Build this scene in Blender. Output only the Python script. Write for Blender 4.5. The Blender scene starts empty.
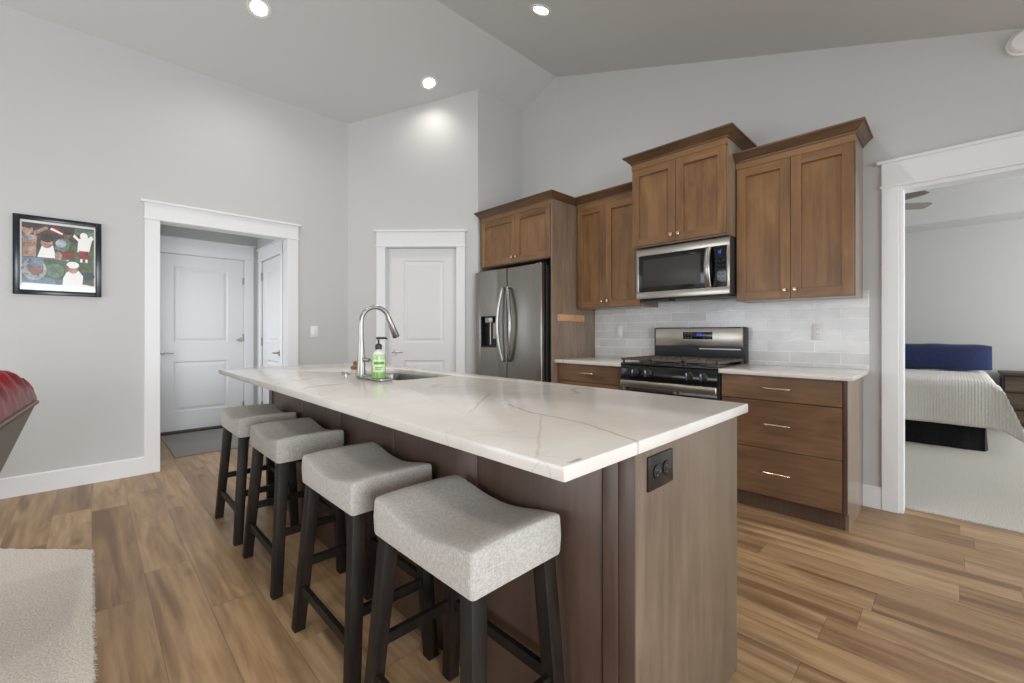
import bpy, bmesh, math, random
from mathutils import Vector, Matrix
random.seed(7)
PI = math.pi
C = bpy.context.scene.collection
SC = bpy.context.scene

# ------------------------------------------------------------------ camera, world, daylight, exposure
cam_d = bpy.data.cameras.new('camera'); cam = bpy.data.objects.new('camera', cam_d); C.objects.link(cam)
YAW = PI/4 + 0.011
cam.location = (0, 0, 1.157); cam.rotation_euler = (PI/2, 0, YAW - PI/2)
cam_d.sensor_width = 36; cam_d.lens = 36*432/1024; cam_d.shift_y = -8.5/1024
cam_d.clip_start = .02; cam_d.clip_end = 100
SC.camera = cam
SC.view_settings.view_transform = 'Standard'; SC.view_settings.look = 'None'
SC.view_settings.exposure = 0.15; SC.view_settings.gamma = 1; SC.view_settings.use_curve_mapping = False
SC.cycles.use_denoising = True
SC.cycles.max_bounces = 14; SC.cycles.diffuse_bounces = 8; SC.cycles.glossy_bounces = 6
SC.cycles.sample_clamp_indirect = 8
w = bpy.data.worlds.new('sky'); SC.world = w; w.use_nodes = True
w.node_tree.nodes['Background'].inputs[0].default_value = (.80, .90, 1, 1)
w.node_tree.nodes['Background'].inputs[1].default_value = 1.0

def area(name, loc, aim, sx, sy, power, col=(1, 1, 1), spread=180):
    d = bpy.data.lights.new(name, 'AREA'); d.shape = 'RECTANGLE'; d.size = sx; d.size_y = sy
    d.energy = power; d.color = col; d.spread = math.radians(spread)
    o = bpy.data.objects.new(name, d); C.objects.link(o); o.location = loc
    o.rotation_euler = Vector(aim).to_track_quat('-Z', 'Y').to_euler()
    return o
DAY = (.91, .955, 1)
area('daylight_patio', (1.9, -3.32, 1.25), (0, 1, -.10), 2.9, 2.1, 55, DAY)
area('daylight_dining', (-.75, -3.32, 1.15), (0, 1, -.22), 1.7, 1.9, 96, DAY, 130)
area('daylight_living', (-4.30, 2.45, 1.1), (1, .12, -.02), 4.0, 1.6, 74, DAY)
area('daylight_bedroom', (6.2, -3.75, 1.5), (0, 1, 0), 2.4, 1.7, 135, (.98, .985, 1))
area('daylight_entry', (-.15, 5.6, 1.5), (1, 0, -.35), .8, 1.3, 9, DAY, 120)

# ------------------------------------------------------------------ helpers
def lin(c):
    return tuple(((v/255)/12.92 if v/255 <= .04045 else ((v/255+.055)/1.055)**2.4) for v in c) + (1,)

class B:
    """collects shapes in one bmesh"""
    def __init__(s): s.bm = bmesh.new()
    def _xf(s, vs, M):
        if M is not None: bmesh.ops.transform(s.bm, matrix=M, verts=vs)
    def box(s, x0, x1, y0, y1, z0, z1, bev=0, seg=2, mi=0, M=None):
        r = bmesh.ops.create_cube(s.bm, size=1); vs = r['verts']
        for v in vs:
            v.co = Vector(((x0+x1)/2 + v.co.x*(x1-x0), (y0+y1)/2 + v.co.y*(y1-y0), (z0+z1)/2 + v.co.z*(z1-z0)))
        fs = {f for v in vs for f in v.link_faces}
        for f in fs: f.material_index = mi
        s._xf(vs, M)
        if bev:
            es = list({e for v in vs for e in v.link_edges})
            bmesh.ops.bevel(s.bm, geom=es, offset=bev, segments=seg, affect='EDGES', profile=.5, material=-1)
        return s
    def face(s, pts, mi=0):
        f = s.bm.faces.new([s.bm.verts.new(p) for p in pts]); f.material_index = mi; return s
    def prism(s, pts, ax, a, b, mi=0, bev=0):
        """pts: 2D polygon in the two other axes (cyclic order), extruded from a to b along ax"""
        def P(p, t):
            return {'X': (t, p[0], p[1]), 'Y': (p[0], t, p[1]), 'Z': (p[0], p[1], t)}[ax]
        A = [s.bm.verts.new(P(p, a)) for p in pts]; D = [s.bm.verts.new(P(p, b)) for p in pts]
        n = len(pts); fs = [s.bm.faces.new(A), s.bm.faces.new(D[::-1])]
        for i in range(n): fs.append(s.bm.faces.new((A[i], D[i], D[(i+1) % n], A[(i+1) % n])))
        for f in fs: f.material_index = mi
        bmesh.ops.recalc_face_normals(s.bm, faces=fs)
        if bev:
            es = list({e for f in fs for e in f.edges})
            bmesh.ops.bevel(s.bm, geom=es, offset=bev, segments=2, affect='EDGES', profile=.5)
        return s
    def loops(s, rings, closed=True, cap0=True, cap1=True, mi=0):
        R = [[s.bm.verts.new(p) for p in r] for r in rings]; fs = []
        for a, b in zip(R, R[1:]):
            n = len(a)
            for i in range(n if closed else n-1):
                fs.append(s.bm.faces.new((a[i], a[(i+1) % n], b[(i+1) % n], b[i])))
        if cap0: fs.append(s.bm.faces.new(R[0][::-1]))
        if cap1: fs.append(s.bm.faces.new(R[-1]))
        for f in fs: f.material_index = mi
        bmesh.ops.recalc_face_normals(s.bm, faces=fs)
        return s
    def tube(s, pts, rad, n=12, cap=True, mi=0, flat=1.0):
        pts = [Vector(p) for p in pts]
        if not hasattr(rad, '__len__'): rad = [rad]*len(pts)
        rings = []; up = None
        for i, p in enumerate(pts):
            t = (pts[min(i+1, len(pts)-1)] - pts[max(i-1, 0)]).normalized()
            if up is None:
                up = Vector((0, 0, 1)) if abs(t.z) < .9 else Vector((1, 0, 0))
            up = (up - t*up.dot(t)).normalized(); sd = t.cross(up)
            rings.append([p + (up*math.cos(2*PI*k/n)*flat + sd*math.sin(2*PI*k/n))*rad[i] for k in range(n)])
        return s.loops(rings, True, cap, cap, mi)
    def lathe(s, c, prof, n=24, axis='Z', mi=0, cap=True):
        rings = []
        for r, h in prof:
            ring = []
            for k in range(n):
                a = 2*PI*k/n; x, y = max(r, 1e-4)*math.cos(a), max(r, 1e-4)*math.sin(a)
                d = {'Z': (x, y, h), 'X': (h, x, y), 'Y': (y, h, x)}[axis]
                ring.append((c[0]+d[0], c[1]+d[1], c[2]+d[2]))
            rings.append(ring)
        return s.loops(rings, True, cap, cap, mi)
    def rings(s, rects, mi=0):
        """concentric rectangles (x0,x1,z0,z1,y) lofted; the last one filled"""
        R = [[(x0, y, z0), (x1, y, z0), (x1, y, z1), (x0, y, z1)] for x0, x1, z0, z1, y in rects]
        return s.loops(R, True, False, True, mi)

def root_off(p):
    o = Vector((0, 0, 0))
    while p is not None: o += p.location; p = p.parent
    return o

def obj(name, b, mats, parent=None, M=None, smooth=35, kind=None):
    bm = b.bm
    if M is not None: bm.transform(M)
    off = root_off(parent)
    bmesh.ops.translate(bm, vec=-off, verts=bm.verts)
    me = bpy.data.meshes.new(name); bm.to_mesh(me); bm.free()
    if smooth:
        me.polygons.foreach_set('use_smooth', [True]*len(me.polygons))
        me.set_sharp_from_angle(angle=math.radians(smooth))
    for m in (mats if isinstance(mats, (list, tuple)) else [mats]): me.materials.append(m)
    o = bpy.data.objects.new(name, me); C.objects.link(o)
    if parent is not None: o.parent = parent
    if kind: o['kind'] = kind
    return o

def tag(o, label, cat, group=None):
    o['label'] = label; o['category'] = cat
    if group: o['group'] = group
    return o
def thing(name, label, cat, loc, group=None):
    o = bpy.data.objects.new(name, None); C.objects.link(o); o.location = loc
    o.empty_display_size = .1
    return tag(o, label, cat, group)
def struct_root(name, loc):
    o = bpy.data.objects.new(name, None); C.objects.link(o); o.location = loc; o['kind'] = 'structure'; return o
def struct(name, b, m, parent=None, M=None, smooth=0):
    return obj(name, b, m, parent, M, smooth, None if parent else 'structure')
def dup(root, loc, label=None):
    r = root.copy(); C.objects.link(r); r.location = loc
    if label: r['label'] = label
    for ch in list(root.children):
        c = ch.copy(); C.objects.link(c); c.parent = r
        for g in list(ch.children):
            d = g.copy(); C.objects.link(d); d.parent = c
    return r

# local frames: x = to the viewer's right, y = away from the viewer, z = up
MK = Matrix(((0, 1, 0, 0), (-1, 0, 0, 0), (0, 0, 1, 0), (0, 0, 0, 1)))        # kitchen wall (viewer looks +X): world Y = -x
SX, SY = 3.034-2.031, 3.632-4.652; SL = math.hypot(SX, SY); sx, sy = SX/SL, SY/SL
MP = Matrix(((sx, -sy, 0, 2.031), (sy, sx, 0, 4.652), (0, 0, 1, 0), (0, 0, 0, 1)))   # diagonal pantry wall

# ------------------------------------------------------------------ materials
def mat(name, col, rough=.5, metal=0, spec=.5, coat=0, emit=None, estr=0):
    m = bpy.data.materials.new(name); m.use_nodes = True
    p = m.node_tree.nodes['Principled BSDF']
    p.inputs['Base Color'].default_value = lin(col); p.inputs['Roughness'].default_value = rough
    p.inputs['Metallic'].default_value = metal; p.inputs['Specular IOR Level'].default_value = spec
    p.inputs['Coat Weight'].default_value = coat
    if emit: p.inputs['Emission Color'].default_value = lin(emit); p.inputs['Emission Strength'].default_value = estr
    return m
class N:
    def __init__(s, m): s.m = m; s.t = m.node_tree; s.p = s.t.nodes['Principled BSDF']
    def new(s, typ, **kw):
        n = s.t.nodes.new(typ)
        for k, v in kw.items(): setattr(n, k, v)
        return n
    def link(s, a, b): s.t.links.new(a, b)
    def val(s, x, inp):
        if isinstance(x, (int, float)): inp.default_value = x
        elif isinstance(x, tuple): inp.default_value = x
        else: s.link(x, inp)
    def math(s, op, a, b=0.0, c=None):
        n = s.new('ShaderNodeMath', operation=op); s.val(a, n.inputs[0]); s.val(b, n.inputs[1])
        if c is not None: s.val(c, n.inputs[2])
        return n.outputs[0]
    def noise(s, vec, scale=5, detail=2, rough=.5, dist=0.0):
        n = s.new('ShaderNodeTexNoise'); s.link(vec, n.inputs['Vector']); n.inputs['Scale'].default_value = scale
        n.inputs['Detail'].default_value = detail; n.inputs['Roughness'].default_value = rough; n.inputs['Distortion'].default_value = dist
        return n.outputs['Fac']
    def mapping(s, vec, scale=(1, 1, 1), loc=None):
        n = s.new('ShaderNodeMapping'); s.link(vec, n.inputs['Vector']); n.inputs['Scale'].default_value = scale
        if loc is not None: s.link(loc, n.inputs['Location'])
        return n.outputs[0]
    def ramp(s, fac, stops):
        n = s.new('ShaderNodeValToRGB'); s.link(fac, n.inputs[0]); e = n.color_ramp.elements
        while len(e) < len(stops): e.new(.5)
        for el, (p, c) in zip(e, stops): el.position = p; el.color = lin(c)
        return n.outputs[0]
    def mix(s, fac, a, b, blend='MIX'):
        n = s.new('ShaderNodeMix', data_type='RGBA', blend_type=blend); s.val(fac, n.inputs[0]); s.val(a, n.inputs[6]); s.val(b, n.inputs[7])
        return n.outputs[2]
    def obj(s): return s.new('ShaderNodeTexCoord').outputs['Object']
    def sep(s, v):
        n = s.new('ShaderNodeSeparateXYZ'); s.link(v, n.inputs[0]); return n.outputs
    def comb(s, x, y, z):
        n = s.new('ShaderNodeCombineXYZ'); s.val(x, n.inputs[0]); s.val(y, n.inputs[1]); s.val(z, n.inputs[2]); return n.outputs[0]
    def bump(s, h, strength=.3, dist=.002):
        n = s.new('ShaderNodeBump'); s.link(h, n.inputs['Height']); n.inputs['Strength'].default_value = strength; n.inputs['Distance'].default_value = dist
        s.link(n.outputs[0], s.p.inputs['Normal'])
    def col(s, c): s.link(c, s.p.inputs['Base Color'])

def paint(name, col, rough=.6, grain=.06):
    m = mat(name, col, rough, spec=.3); n = N(m)
    n.bump(n.noise(n.obj(), 140, 2), grain, .001); return m
def wood(name, stops, axis='Z', rough=.38, grain=1.0, blotch=.5, coat=.0, spec=.5):
    m = mat(name, stops[1], rough, spec=spec, coat=coat); n = N(m)
    co = n.obj(); rnd = n.new('ShaderNodeObjectInfo').outputs['Random']
    off = n.comb(n.math('MULTIPLY', rnd, 37), n.math('MULTIPLY', rnd, 19), n.math('MULTIPLY', rnd, 53))
    sc = {'Z': (1, 1, .07), 'Y': (1, .07, 1), 'X': (.07, 1, 1)}[axis]
    g = n.noise(n.mapping(co, sc, off), 42*grain, 5, .62, .25)
    sc2 = {'Z': (1, 1, .35), 'Y': (1, .35, 1), 'X': (.35, 1, 1)}[axis]
    bl = n.noise(n.mapping(co, sc2, off), 5.5, 3, .55, .6)
    # glued-up boards of slightly different tone
    f = n.math('ADD', n.math('MULTIPLY', g, 1-blotch), n.math('MULTIPLY', bl, blotch))
    isl_ = n.new('ShaderNodeNewGeometry').outputs['Random Per Island']
    f = n.math('ADD', f, n.math('ADD', n.math('MULTIPLY', n.math('SUBTRACT', rnd, .5), .05), n.math('MULTIPLY', n.math('SUBTRACT', isl_, .5), .12)))
    c = n.ramp(f, [(.28, stops[0]), (.5, stops[1]), (.74, stops[2])])
    # knots
    v = n.new('ShaderNodeTexVoronoi'); n.link(n.mapping(co, {'Z': (1, 1, .55), 'Y': (1, .55, 1), 'X': (.55, 1, 1)}[axis], off), v.inputs['Vector']); v.inputs['Scale'].default_value = 4.2
    k = n.new('ShaderNodeMapRange'); n.link(v.outputs['Distance'], k.inputs[0]); k.inputs[1].default_value = .02; k.inputs[2].default_value = .075; k.inputs[3].default_value = .45; k.inputs[4].default_value = 0
    c = n.mix(k.outputs[0], c, lin(tuple(int(x*.62) for x in stops[0])))
    n.col(c); n.bump(g, .12, .001)
    n.link(n.math('ADD', n.math('MULTIPLY', g, .16), rough-.08), n.p.inputs['Roughness'])
    return m

M_wall = paint('wall_paint', (198, 198, 197))
M_ceil = paint('ceiling_paint', (205, 206, 205), .8)
M_trim = mat('trim_white', (229, 230, 231), .38)
M_door = mat('door_white', (222, 222, 222), .42)
ALD = [(96, 67, 41), (127, 92, 58), (150, 114, 74)]
M_cabV = wood('alder_vertical', ALD, 'Z', .36, blotch=.6)
M_cabH = wood('alder_horizontal', ALD, 'Y', .36)
ALD_SHEEN = [(100, 84, 71), (128, 109, 92), (150, 131, 112)]  # same alder, greyer and lighter: window sheen on side faces painted in
M_drawH = wood('alder_drawer', [(84, 60, 44), (116, 88, 65), (142, 111, 83)], 'Y', .36, blotch=.62)
M_panV = wood('alder_panel_sheen', ALD_SHEEN, 'Z', .32, spec=.6, coat=.35)
ALD_SHADE = [(60, 46, 39), (80, 62, 53), (96, 76, 64)]  # same alder, darker: shade below the island overhang is in the colour
M_endV = wood('alder_end_sheen', [(80, 67, 55), (103, 88, 73), (124, 108, 91)], 'Z', .36)  # greyed alder: light caught by the island end is put into its tone
M_islV = wood('alder_shade', ALD_SHADE, 'Z', .36)
M_crown = wood('alder_crown', [(66, 47, 33), (92, 68, 47), (112, 84, 59)], 'Y', .36)
M_leg = wood('espresso_leg', [(16, 13, 12), (26, 21, 18), (50, 39, 31)], 'Z', .5, spec=.22)
M_bare = wood('bare_pine', [(176, 132, 92), (203, 160, 116), (222, 182, 138)], 'Y', .6)
M_night = wood('nightstand_wood', [(36, 27, 21), (62, 49, 38), (98, 80, 62)], 'Y', .5)
M_steel = mat('stainless', (178, 172, 164), .30, 1)
def brushed(m, axis):
    n = N(m); sc = {'Z': (1, 1, .02), 'Y': (1, .02, 1)}[axis]
    g = n.noise(n.mapping(n.obj(), sc), 180, 3, .6)
    n.link(n.math('ADD', n.math('MULTIPLY', g, .14), .24), n.p.inputs['Roughness'])
    n.bump(g, .05, .0005)
brushed(M_steel, 'Y')
M_fridge = mat('fridge_steel', (146, 141, 135), .34, 1); brushed(M_fridge, 'Z')
M_chrome = mat('brushed_nickel', (172, 170, 166), .3, 1)
M_sink = mat('sink_steel', (150, 148, 145), .35, 1)
M_gold = mat('satin_nickel_warm', (205, 190, 168), .25, 1)
M_black = mat('black_gloss', (14, 14, 15), .12)
M_glass = mat('oven_black_glass', (22, 22, 23), .07)
M_iron = mat('cast_iron_sheen', (84, 76, 68), .42)  # iron lightened: reflections on the grates are put into the colour
M_dark = mat('dark_grey_steel', (58, 59, 62), .4, .4)
M_blackp = mat('black_plastic', (24, 24, 25), .4)
M_white = mat('white_plastic', (232, 231, 228), .35)
M_blue = mat('display_blue', (30, 60, 200), .4, emit=(60, 90, 255), estr=.7)
M_key = mat('panel_legend_grey', (96, 98, 102), .5)
M_thr = mat('threshold_dark', (60, 52, 46), .5)

def floor_mat():
    m = mat('oak_planks', (170, 140, 108), .36, spec=.45); n = N(m)
    co = n.obj(); x, y, z = n.sep(co)
    PW, PL = .178, 1.42
    u = n.math('DIVIDE', n.math('SUBTRACT', x, .011), PW); row = n.math('FLOOR', u)
    wn = n.new('ShaderNodeTexWhiteNoise', noise_dimensions='1D'); n.link(row, wn.inputs['W'])
    v = n.math('ADD', n.math('DIVIDE', y, PL), n.math('MULTIPLY', wn.outputs['Value'], 7.3)); cell = n.math('FLOOR', v)
    w2 = n.new('ShaderNodeTexWhiteNoise', noise_dimensions='2D'); n.link(n.comb(row, cell, 0), w2.inputs['Vector']); r = w2.outputs['Value']
    off = n.comb(n.math('MULTIPLY', r, 31), n.math('MULTIPLY', r, 57), n.math('MULTIPLY', r, 11))
    g = n.noise(n.mapping(co, (1, .05, 1), off), 46, 5, .6, .3)
    st = n.noise(n.mapping(co, (1, .13, 1), off), 11, 4, .6, 1.1)
    f = n.math('ADD', n.math('MULTIPLY', g, .45), n.math('MULTIPLY', st, .55))
    c = n.ramp(f, [(.28, (122, 93, 66)), (.42, (160, 130, 97)), (.56, (184, 155, 120)), (.72, (200, 174, 139))])
    tone = n.ramp(r, [(0, (214, 206, 198)), (.5, (238, 232, 224)), (1, (255, 255, 255))])
    c = n.mix(1.0, c, tone, 'MULTIPLY')
    # a dark heart streak and knots here and there
    s2 = n.noise(n.mapping(co, (1, .075, 1), off), 7, 2, .5, .8)
    mr = n.new('ShaderNodeMapRange'); n.link(s2, mr.inputs[0]); mr.inputs[1].default_value = .54; mr.inputs[2].default_value = .68; mr.inputs[3].default_value = 0; mr.inputs[4].default_value = .75
    c = n.mix(mr.outputs[0], c, lin((104, 76, 52)))
    vo = n.new('ShaderNodeTexVoronoi'); n.link(n.mapping(co, (1, .5, 1), off), vo.inputs['Vector']); vo.inputs['Scale'].default_value = 3.4
    k = n.new('ShaderNodeMapRange'); n.link(vo.outputs['Distance'], k.inputs[0]); k.inputs[1].default_value = .03; k.inputs[2].default_value = .12; k.inputs[3].default_value = .6; k.inputs[4].default_value = 0
    c = n.mix(k.outputs[0], c, lin((96, 72, 52)))
    fu = n.math('FRACT', u); fv = n.math('FRACT', v)
    eu = n.math('MULTIPLY', n.math('MINIMUM', fu, n.math('SUBTRACT', 1, fu)), PW)
    ev = n.math('MULTIPLY', n.math('MINIMUM', fv, n.math('SUBTRACT', 1, fv)), PL)
    e = n.math('MINIMUM', eu, ev)
    gap = n.math('LESS_THAN', e, .0013)
    c = n.mix(n.math('MULTIPLY', gap, .45), c, lin((66, 50, 38)))
    n.col(c)
    h = n.math('SUBTRACT', n.math('MULTIPLY', g, .25), gap)
    n.bump(h, .22, .0012)
    n.link(n.math('ADD', n.math('MULTIPLY', g, .2), .30), n.p.inputs['Roughness'])
    return m
M_floor = floor_mat()
def quartz():
    m = mat('quartz', (226, 221, 214), .16, spec=.5); n = N(m); co = n.obj()
    cl = n.noise(co, 2.2, 4, .6, .4)
    c = n.ramp(cl, [(.3, (204, 199, 192)), (.55, (214, 210, 204)), (.75, (222, 219, 215))])
    def vein(sc, dist, wd, strength, col):
        nonlocal c
        a = n.noise(co, sc, 2, .5, dist)
        d = n.math('ABSOLUTE', n.math('SUBTRACT', a, .5))
        k = n.new('ShaderNodeMapRange'); n.link(d, k.inputs[0]); k.inputs[1].default_value = 0; k.inputs[2].default_value = wd; k.inputs[3].default_value = strength; k.inputs[4].default_value = 0
        gate = n.math('GREATER_THAN', n.noise(co, 1.7, 1), .47)
        c = n.mix(n.math('MULTIPLY', k.outputs[0], gate), c, lin(col))
    vein(1.15, .9, .012, .55, (150, 140, 128))
    vein(2.6, 1.4, .010, .30, (176, 160, 138))
    # the few long veins of the island slab (their own course in the stone)
    wv = n.new('ShaderNodeTexNoise'); n.link(co, wv.inputs['Vector']); wv.inputs['Scale'].default_value = 14; wv.inputs['Detail'].default_value = 3
    wo = n.new('ShaderNodeVectorMath', operation='MULTIPLY_ADD'); n.link(wv.outputs['Color'], wo.inputs[0]); wo.inputs[1].default_value = (.028, .028, 0); wo.inputs[2].default_value = (-.014, -.014, 0)
    wa = n.new('ShaderNodeVectorMath', operation='ADD'); n.link(co, wa.inputs[0]); n.link(wo.outputs[0], wa.inputs[1])
    px, py, _ = n.sep(wa.outputs[0])
    def segment(a, b_, wd, strength, col):
        nonlocal c
        dx, dy = b_[0]-a[0], b_[1]-a[1]; L2 = dx*dx+dy*dy
        ux, uy = n.math('SUBTRACT', px, a[0]), n.math('SUBTRACT', py, a[1])
        t = n.math('DIVIDE', n.math('ADD', n.math('MULTIPLY', ux, dx), n.math('MULTIPLY', uy, dy)), L2)
        t = n.math('MINIMUM', n.math('MAXIMUM', t, 0), 1)
        ex, ey = n.math('SUBTRACT', ux, n.math('MULTIPLY', t, dx)), n.math('SUBTRACT', uy, n.math('MULTIPLY', t, dy))
        d = n.math('SQRT', n.math('ADD', n.math('MULTIPLY', ex, ex), n.math('MULTIPLY', ey, ey)))
        k = n.new('ShaderNodeMapRange'); n.link(d, k.inputs[0]); k.inputs[1].default_value = 0; k.inputs[2].default_value = wd; k.inputs[3].default_value = strength; k.inputs[4].default_value = 0
        c = n.mix(k.outputs[0], c, lin(col))
    V1 = [(1.02, 1.06), (.969, .911), (.961, .779), (.955, .698), (.915, .588), (.873, .494)]
    for a, b_ in zip(V1, V1[1:]): segment(a, b_, .006, .6, (128, 118, 106))
    V2 = [(.951, .848), (.747, .674), (.628, .574)]
    for a, b_ in zip(V2, V2[1:]): segment(a, b_, .006, .28, (140, 128, 114))
    V3 = [(.837, 1.04), (.983, 1.166), (1.157, 1.316)]
    for a, b_ in zip(V3, V3[1:]): segment(a, b_, .008, .42, (160, 138, 108))
    segment((.645, .503), (.672, .508), .006, .7, (96, 92, 86))
    n.col(c); return m
M_quartz = quartz()
def tiles():
    m = mat('wall_tile', (222, 222, 221), .14); n = N(m); x, y, z = n.sep(n.obj())
    b = n.new('ShaderNodeTexBrick'); b.offset = .5
    yy = n.math('SUBTRACT', 10.09, y)
    n.link(n.comb(yy, z, 0), b.inputs['Vector'])
    b.inputs['Scale'].default_value = 1; b.inputs['Brick Width'].default_value = .303; b.inputs['Row Height'].default_value = .0785
    b.inputs['Mortar Size'].default_value = .0028; b.inputs['Mortar Smooth'].default_value = .3; b.inputs['Bias'].default_value = 0
    b.inputs['Color1'].default_value = lin((215, 214, 213)); b.inputs['Color2'].default_value = lin((230, 229, 228)); b.inputs['Mortar'].default_value = lin((252, 251, 249))
    cl = n.noise(n.obj(), 9, 3, .6, .5)
    c = n.mix(1.0, b.outputs['Color'], n.ramp(cl, [(.3, (242, 242, 243)), (.7, (255, 255, 255))]), 'MULTIPLY')
    n.col(c)
    h = n.math('SUBTRACT', n.math('MULTIPLY', n.noise(n.obj(), 16, 2), .7), n.math('MULTIPLY', b.outputs['Fac'], .9))
    n.bump(h, .45, .004); return m
M_tile = tiles()
def cloth(name, c0, c1, scale=260, rough=.9, strength=.5, weave=True):
    m = mat(name, c0, rough, spec=.2); n = N(m); co = n.obj()
    a = n.noise(n.mapping(co, (1, 1, .25)), scale, 2, .6); b = n.noise(n.mapping(co, (.25, 1, 1)), scale, 2, .6)
    f = n.math('MULTIPLY', n.math('ADD', a, b), .5) if weave else n.noise(co, scale, 3, .7)
    n.col(n.ramp(f, [(.36, c0), (.64, c1)])); n.bump(f, strength, .002)
    n.p.inputs['Sheen Weight'].default_value = .15
    return m
M_seat = cloth('linen_weave', (158, 153, 147), (194, 190, 184), 300)
M_carpet = cloth('bedroom_carpet', (166, 160, 150), (204, 199, 190), 130, weave=False, strength=1)
M_rug = cloth('cream_rug_pile', (178, 168, 156), (226, 218, 207), 150, weave=False, strength=1)
M_mat = cloth('grey_doormat', (112, 108, 103), (150, 146, 140), 90, weave=False)
M_navy = cloth('navy_cloth', (34, 42, 76), (46, 56, 94), 120)
M_skirt = cloth('charcoal_skirt', (26, 26, 28), (38, 38, 40), 120)
M_mattress = cloth('mattress_ticking', (200, 198, 194), (220, 218, 214), 100)
def quilt():
    m = cloth('ribbed_bedspread', (212, 209, 202), (230, 227, 221), 150); n = N(m); y = n.sep(n.obj())[1]
    n.bump(n.math('SINE', n.math('MULTIPLY', y, 2*PI/.022)), .3, .003); return m
M_quilt = quilt()
M_red = mat('red_leather', (128, 16, 20), .3, spec=.12)
nr = N(M_red); nr.col(nr.ramp(nr.noise(nr.obj(), 9, 4, .6, 1), [(.3, (82, 6, 10)), (.55, (128, 9, 13)), (.75, (156, 28, 20))]))
M_taupe = cloth('taupe_upholstery', (104, 90, 78), (124, 108, 95), 180)
M_brass = mat('nailhead_pewter', (150, 130, 112), .35, 1)

# ------------------------------------------------------------------ room shell
XK, YL = 3.721, 4.652
RY, RZ, SLL, SLR = 3.10, 4.01, .36, .342
def zl(y): return RZ - SLL*(y-RY)
def zr(y): return RZ - SLR*(RY-y)
XB, YB, YF = -4.2, -3.2, -1.35            # the unseen walls behind the camera
b = B(); b.box(XB, 3.85, YB, 6.45, -.1, 0); b.box(3.85, 9.2, -3.7, 3.6, -.1, -.003)
struct('floor', b, M_floor)
b = B(); b.box(3.85, 8.2, -3.6, 3.5, -.002, .008); struct('floor_bedroom', b, M_carpet)
b = B()
b.prism([(YL+.05, zl(YL+.05)), (RY, RZ), (YF, zr(YF)), (YB-.1, zr(YF)), (YB-.1, zr(YF)+.15), (YF, zr(YF)+.15), (RY, RZ+.15), (YL+.05, zl(YL+.05)+.15)], 'X', XB-.1, XK+.02)
struct('ceiling', b, M_ceil)
# left wall with the entry opening (X .423..1.41, up to 2.09)
T = .12
def zbox(b, x0, x1, y0, y1, z0, z1): b.box(x0, x1, y0, y1, z0, z1)
b = B(); zt = zl(YL)+.06
b.box(XB-.1, .403, YL, YL+T, 0, zt); b.box(1.43, 2.3, YL, YL+T, 0, zt); b.box(.403, 1.43, YL, YL+T, 2.11, zt)
struct('wall_left', b, M_wall)
# diagonal pantry wall, opening s .417 .. 1.195 (local x)
S0, S1 = .415, 1.193
b = B(); zt = 3.95
b.box(-.02, S0-.02, 0, T, 0, zt); b.box(S1+.02, SL, 0, T, 0, zt); b.box(S0-.02, S1+.02, 0, T, 2.115, zt)
struct('wall_pantry', b, M_wall, M=MP)
b = B(); b.box(3.034, XK+.05, 3.632, 3.632+.11, 0, 3.9); struct('wall_return', b, M_wall)
# kitchen wall with the bedroom opening (Y -1.0 .. .244)
OY0, OY1 = -1.05, .232
b = B()
b.prism([(OY1+.01, 0), (3.70, 0), (3.70, zl(3.70)+.05), (RY, RZ+.05), (OY1+.01, zr(OY1+.01)+.05)], 'X', XK, XK+T)
b.prism([(OY0-.02, 2.105), (OY1+.01, 2.105), (OY1+.01, zr(OY1+.01)+.05), (OY0-.02, zr(OY0-.02)+.05)], 'X', XK, XK+T)
b.prism([(YB-.1, 0), (OY0-.02, 0), (OY0-.02, zr(OY0-.02)+.05), (YF, zr(YF)+.05), (YB-.1, zr(YF)+.05)], 'X', XK, XK+T)
struct('wall_kitchen', b, M_wall)
# unseen walls behind the camera, with the window openings the daylight comes through
b = B(); z1 = zr(YF)+.1
b.box(XB, -1.7, YB-.1, YB, 0, z1); b.box(.15, .35, YB-.1, YB, 0, z1); b.box(3.4, XK+.1, YB-.1, YB, 0, z1)
b.box(-1.7, .15, YB-.1, YB, 0, .12); b.box(-1.7, .15, YB-.1, YB, 2.28, z1); b.box(.35, 3.4, YB-.1, YB, 2.32, z1); b.box(.35, 3.4, YB-.1, YB, 0, .12)
struct('wall_windows', b, M_wall)
b = B(); b.box(XB-.1, XB, YB-.1, .4, 0, 4.1); b.box(XB-.1, XB, 4.5, YL+.1, 0, 4.1); b.box(XB-.1, XB, .4, 4.5, 0, .25); b.box(XB-.1, XB, .4, 4.5, 1.95, 4.1)
struct('wall_living', b, M_wall)
def window(n, ax, a, bb, z0, z1, at, bars):
    q = B()
    def bx(u0, u1, w0, w1):
        if ax == 'X': q.box(u0, u1, at-.03, at+.03, w0, w1, .004)
        else: q.box(at-.03, at+.03, u0, u1, w0, w1, .004)
    bx(a, bb, z0, z0+.06); bx(a, bb, z1-.06, z1); bx(a, a+.06, z0, z1); bx(bb-.06, bb, z0, z1)
    for k in range(1, bars): c = a+(bb-a)*k/bars; bx(c-.03, c+.03, z0+.05, z1-.05)
    struct(n, q, M_trim)
window('window_1', 'X', .35, 3.4, .12, 2.32, YB-.05, 2)
window('window_2', 'X', -1.7, .15, .12, 2.28, YB-.05, 2)
window('window_3', 'Y', .4, 4.5, .25, 1.95, XB-.05, 4)
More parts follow.
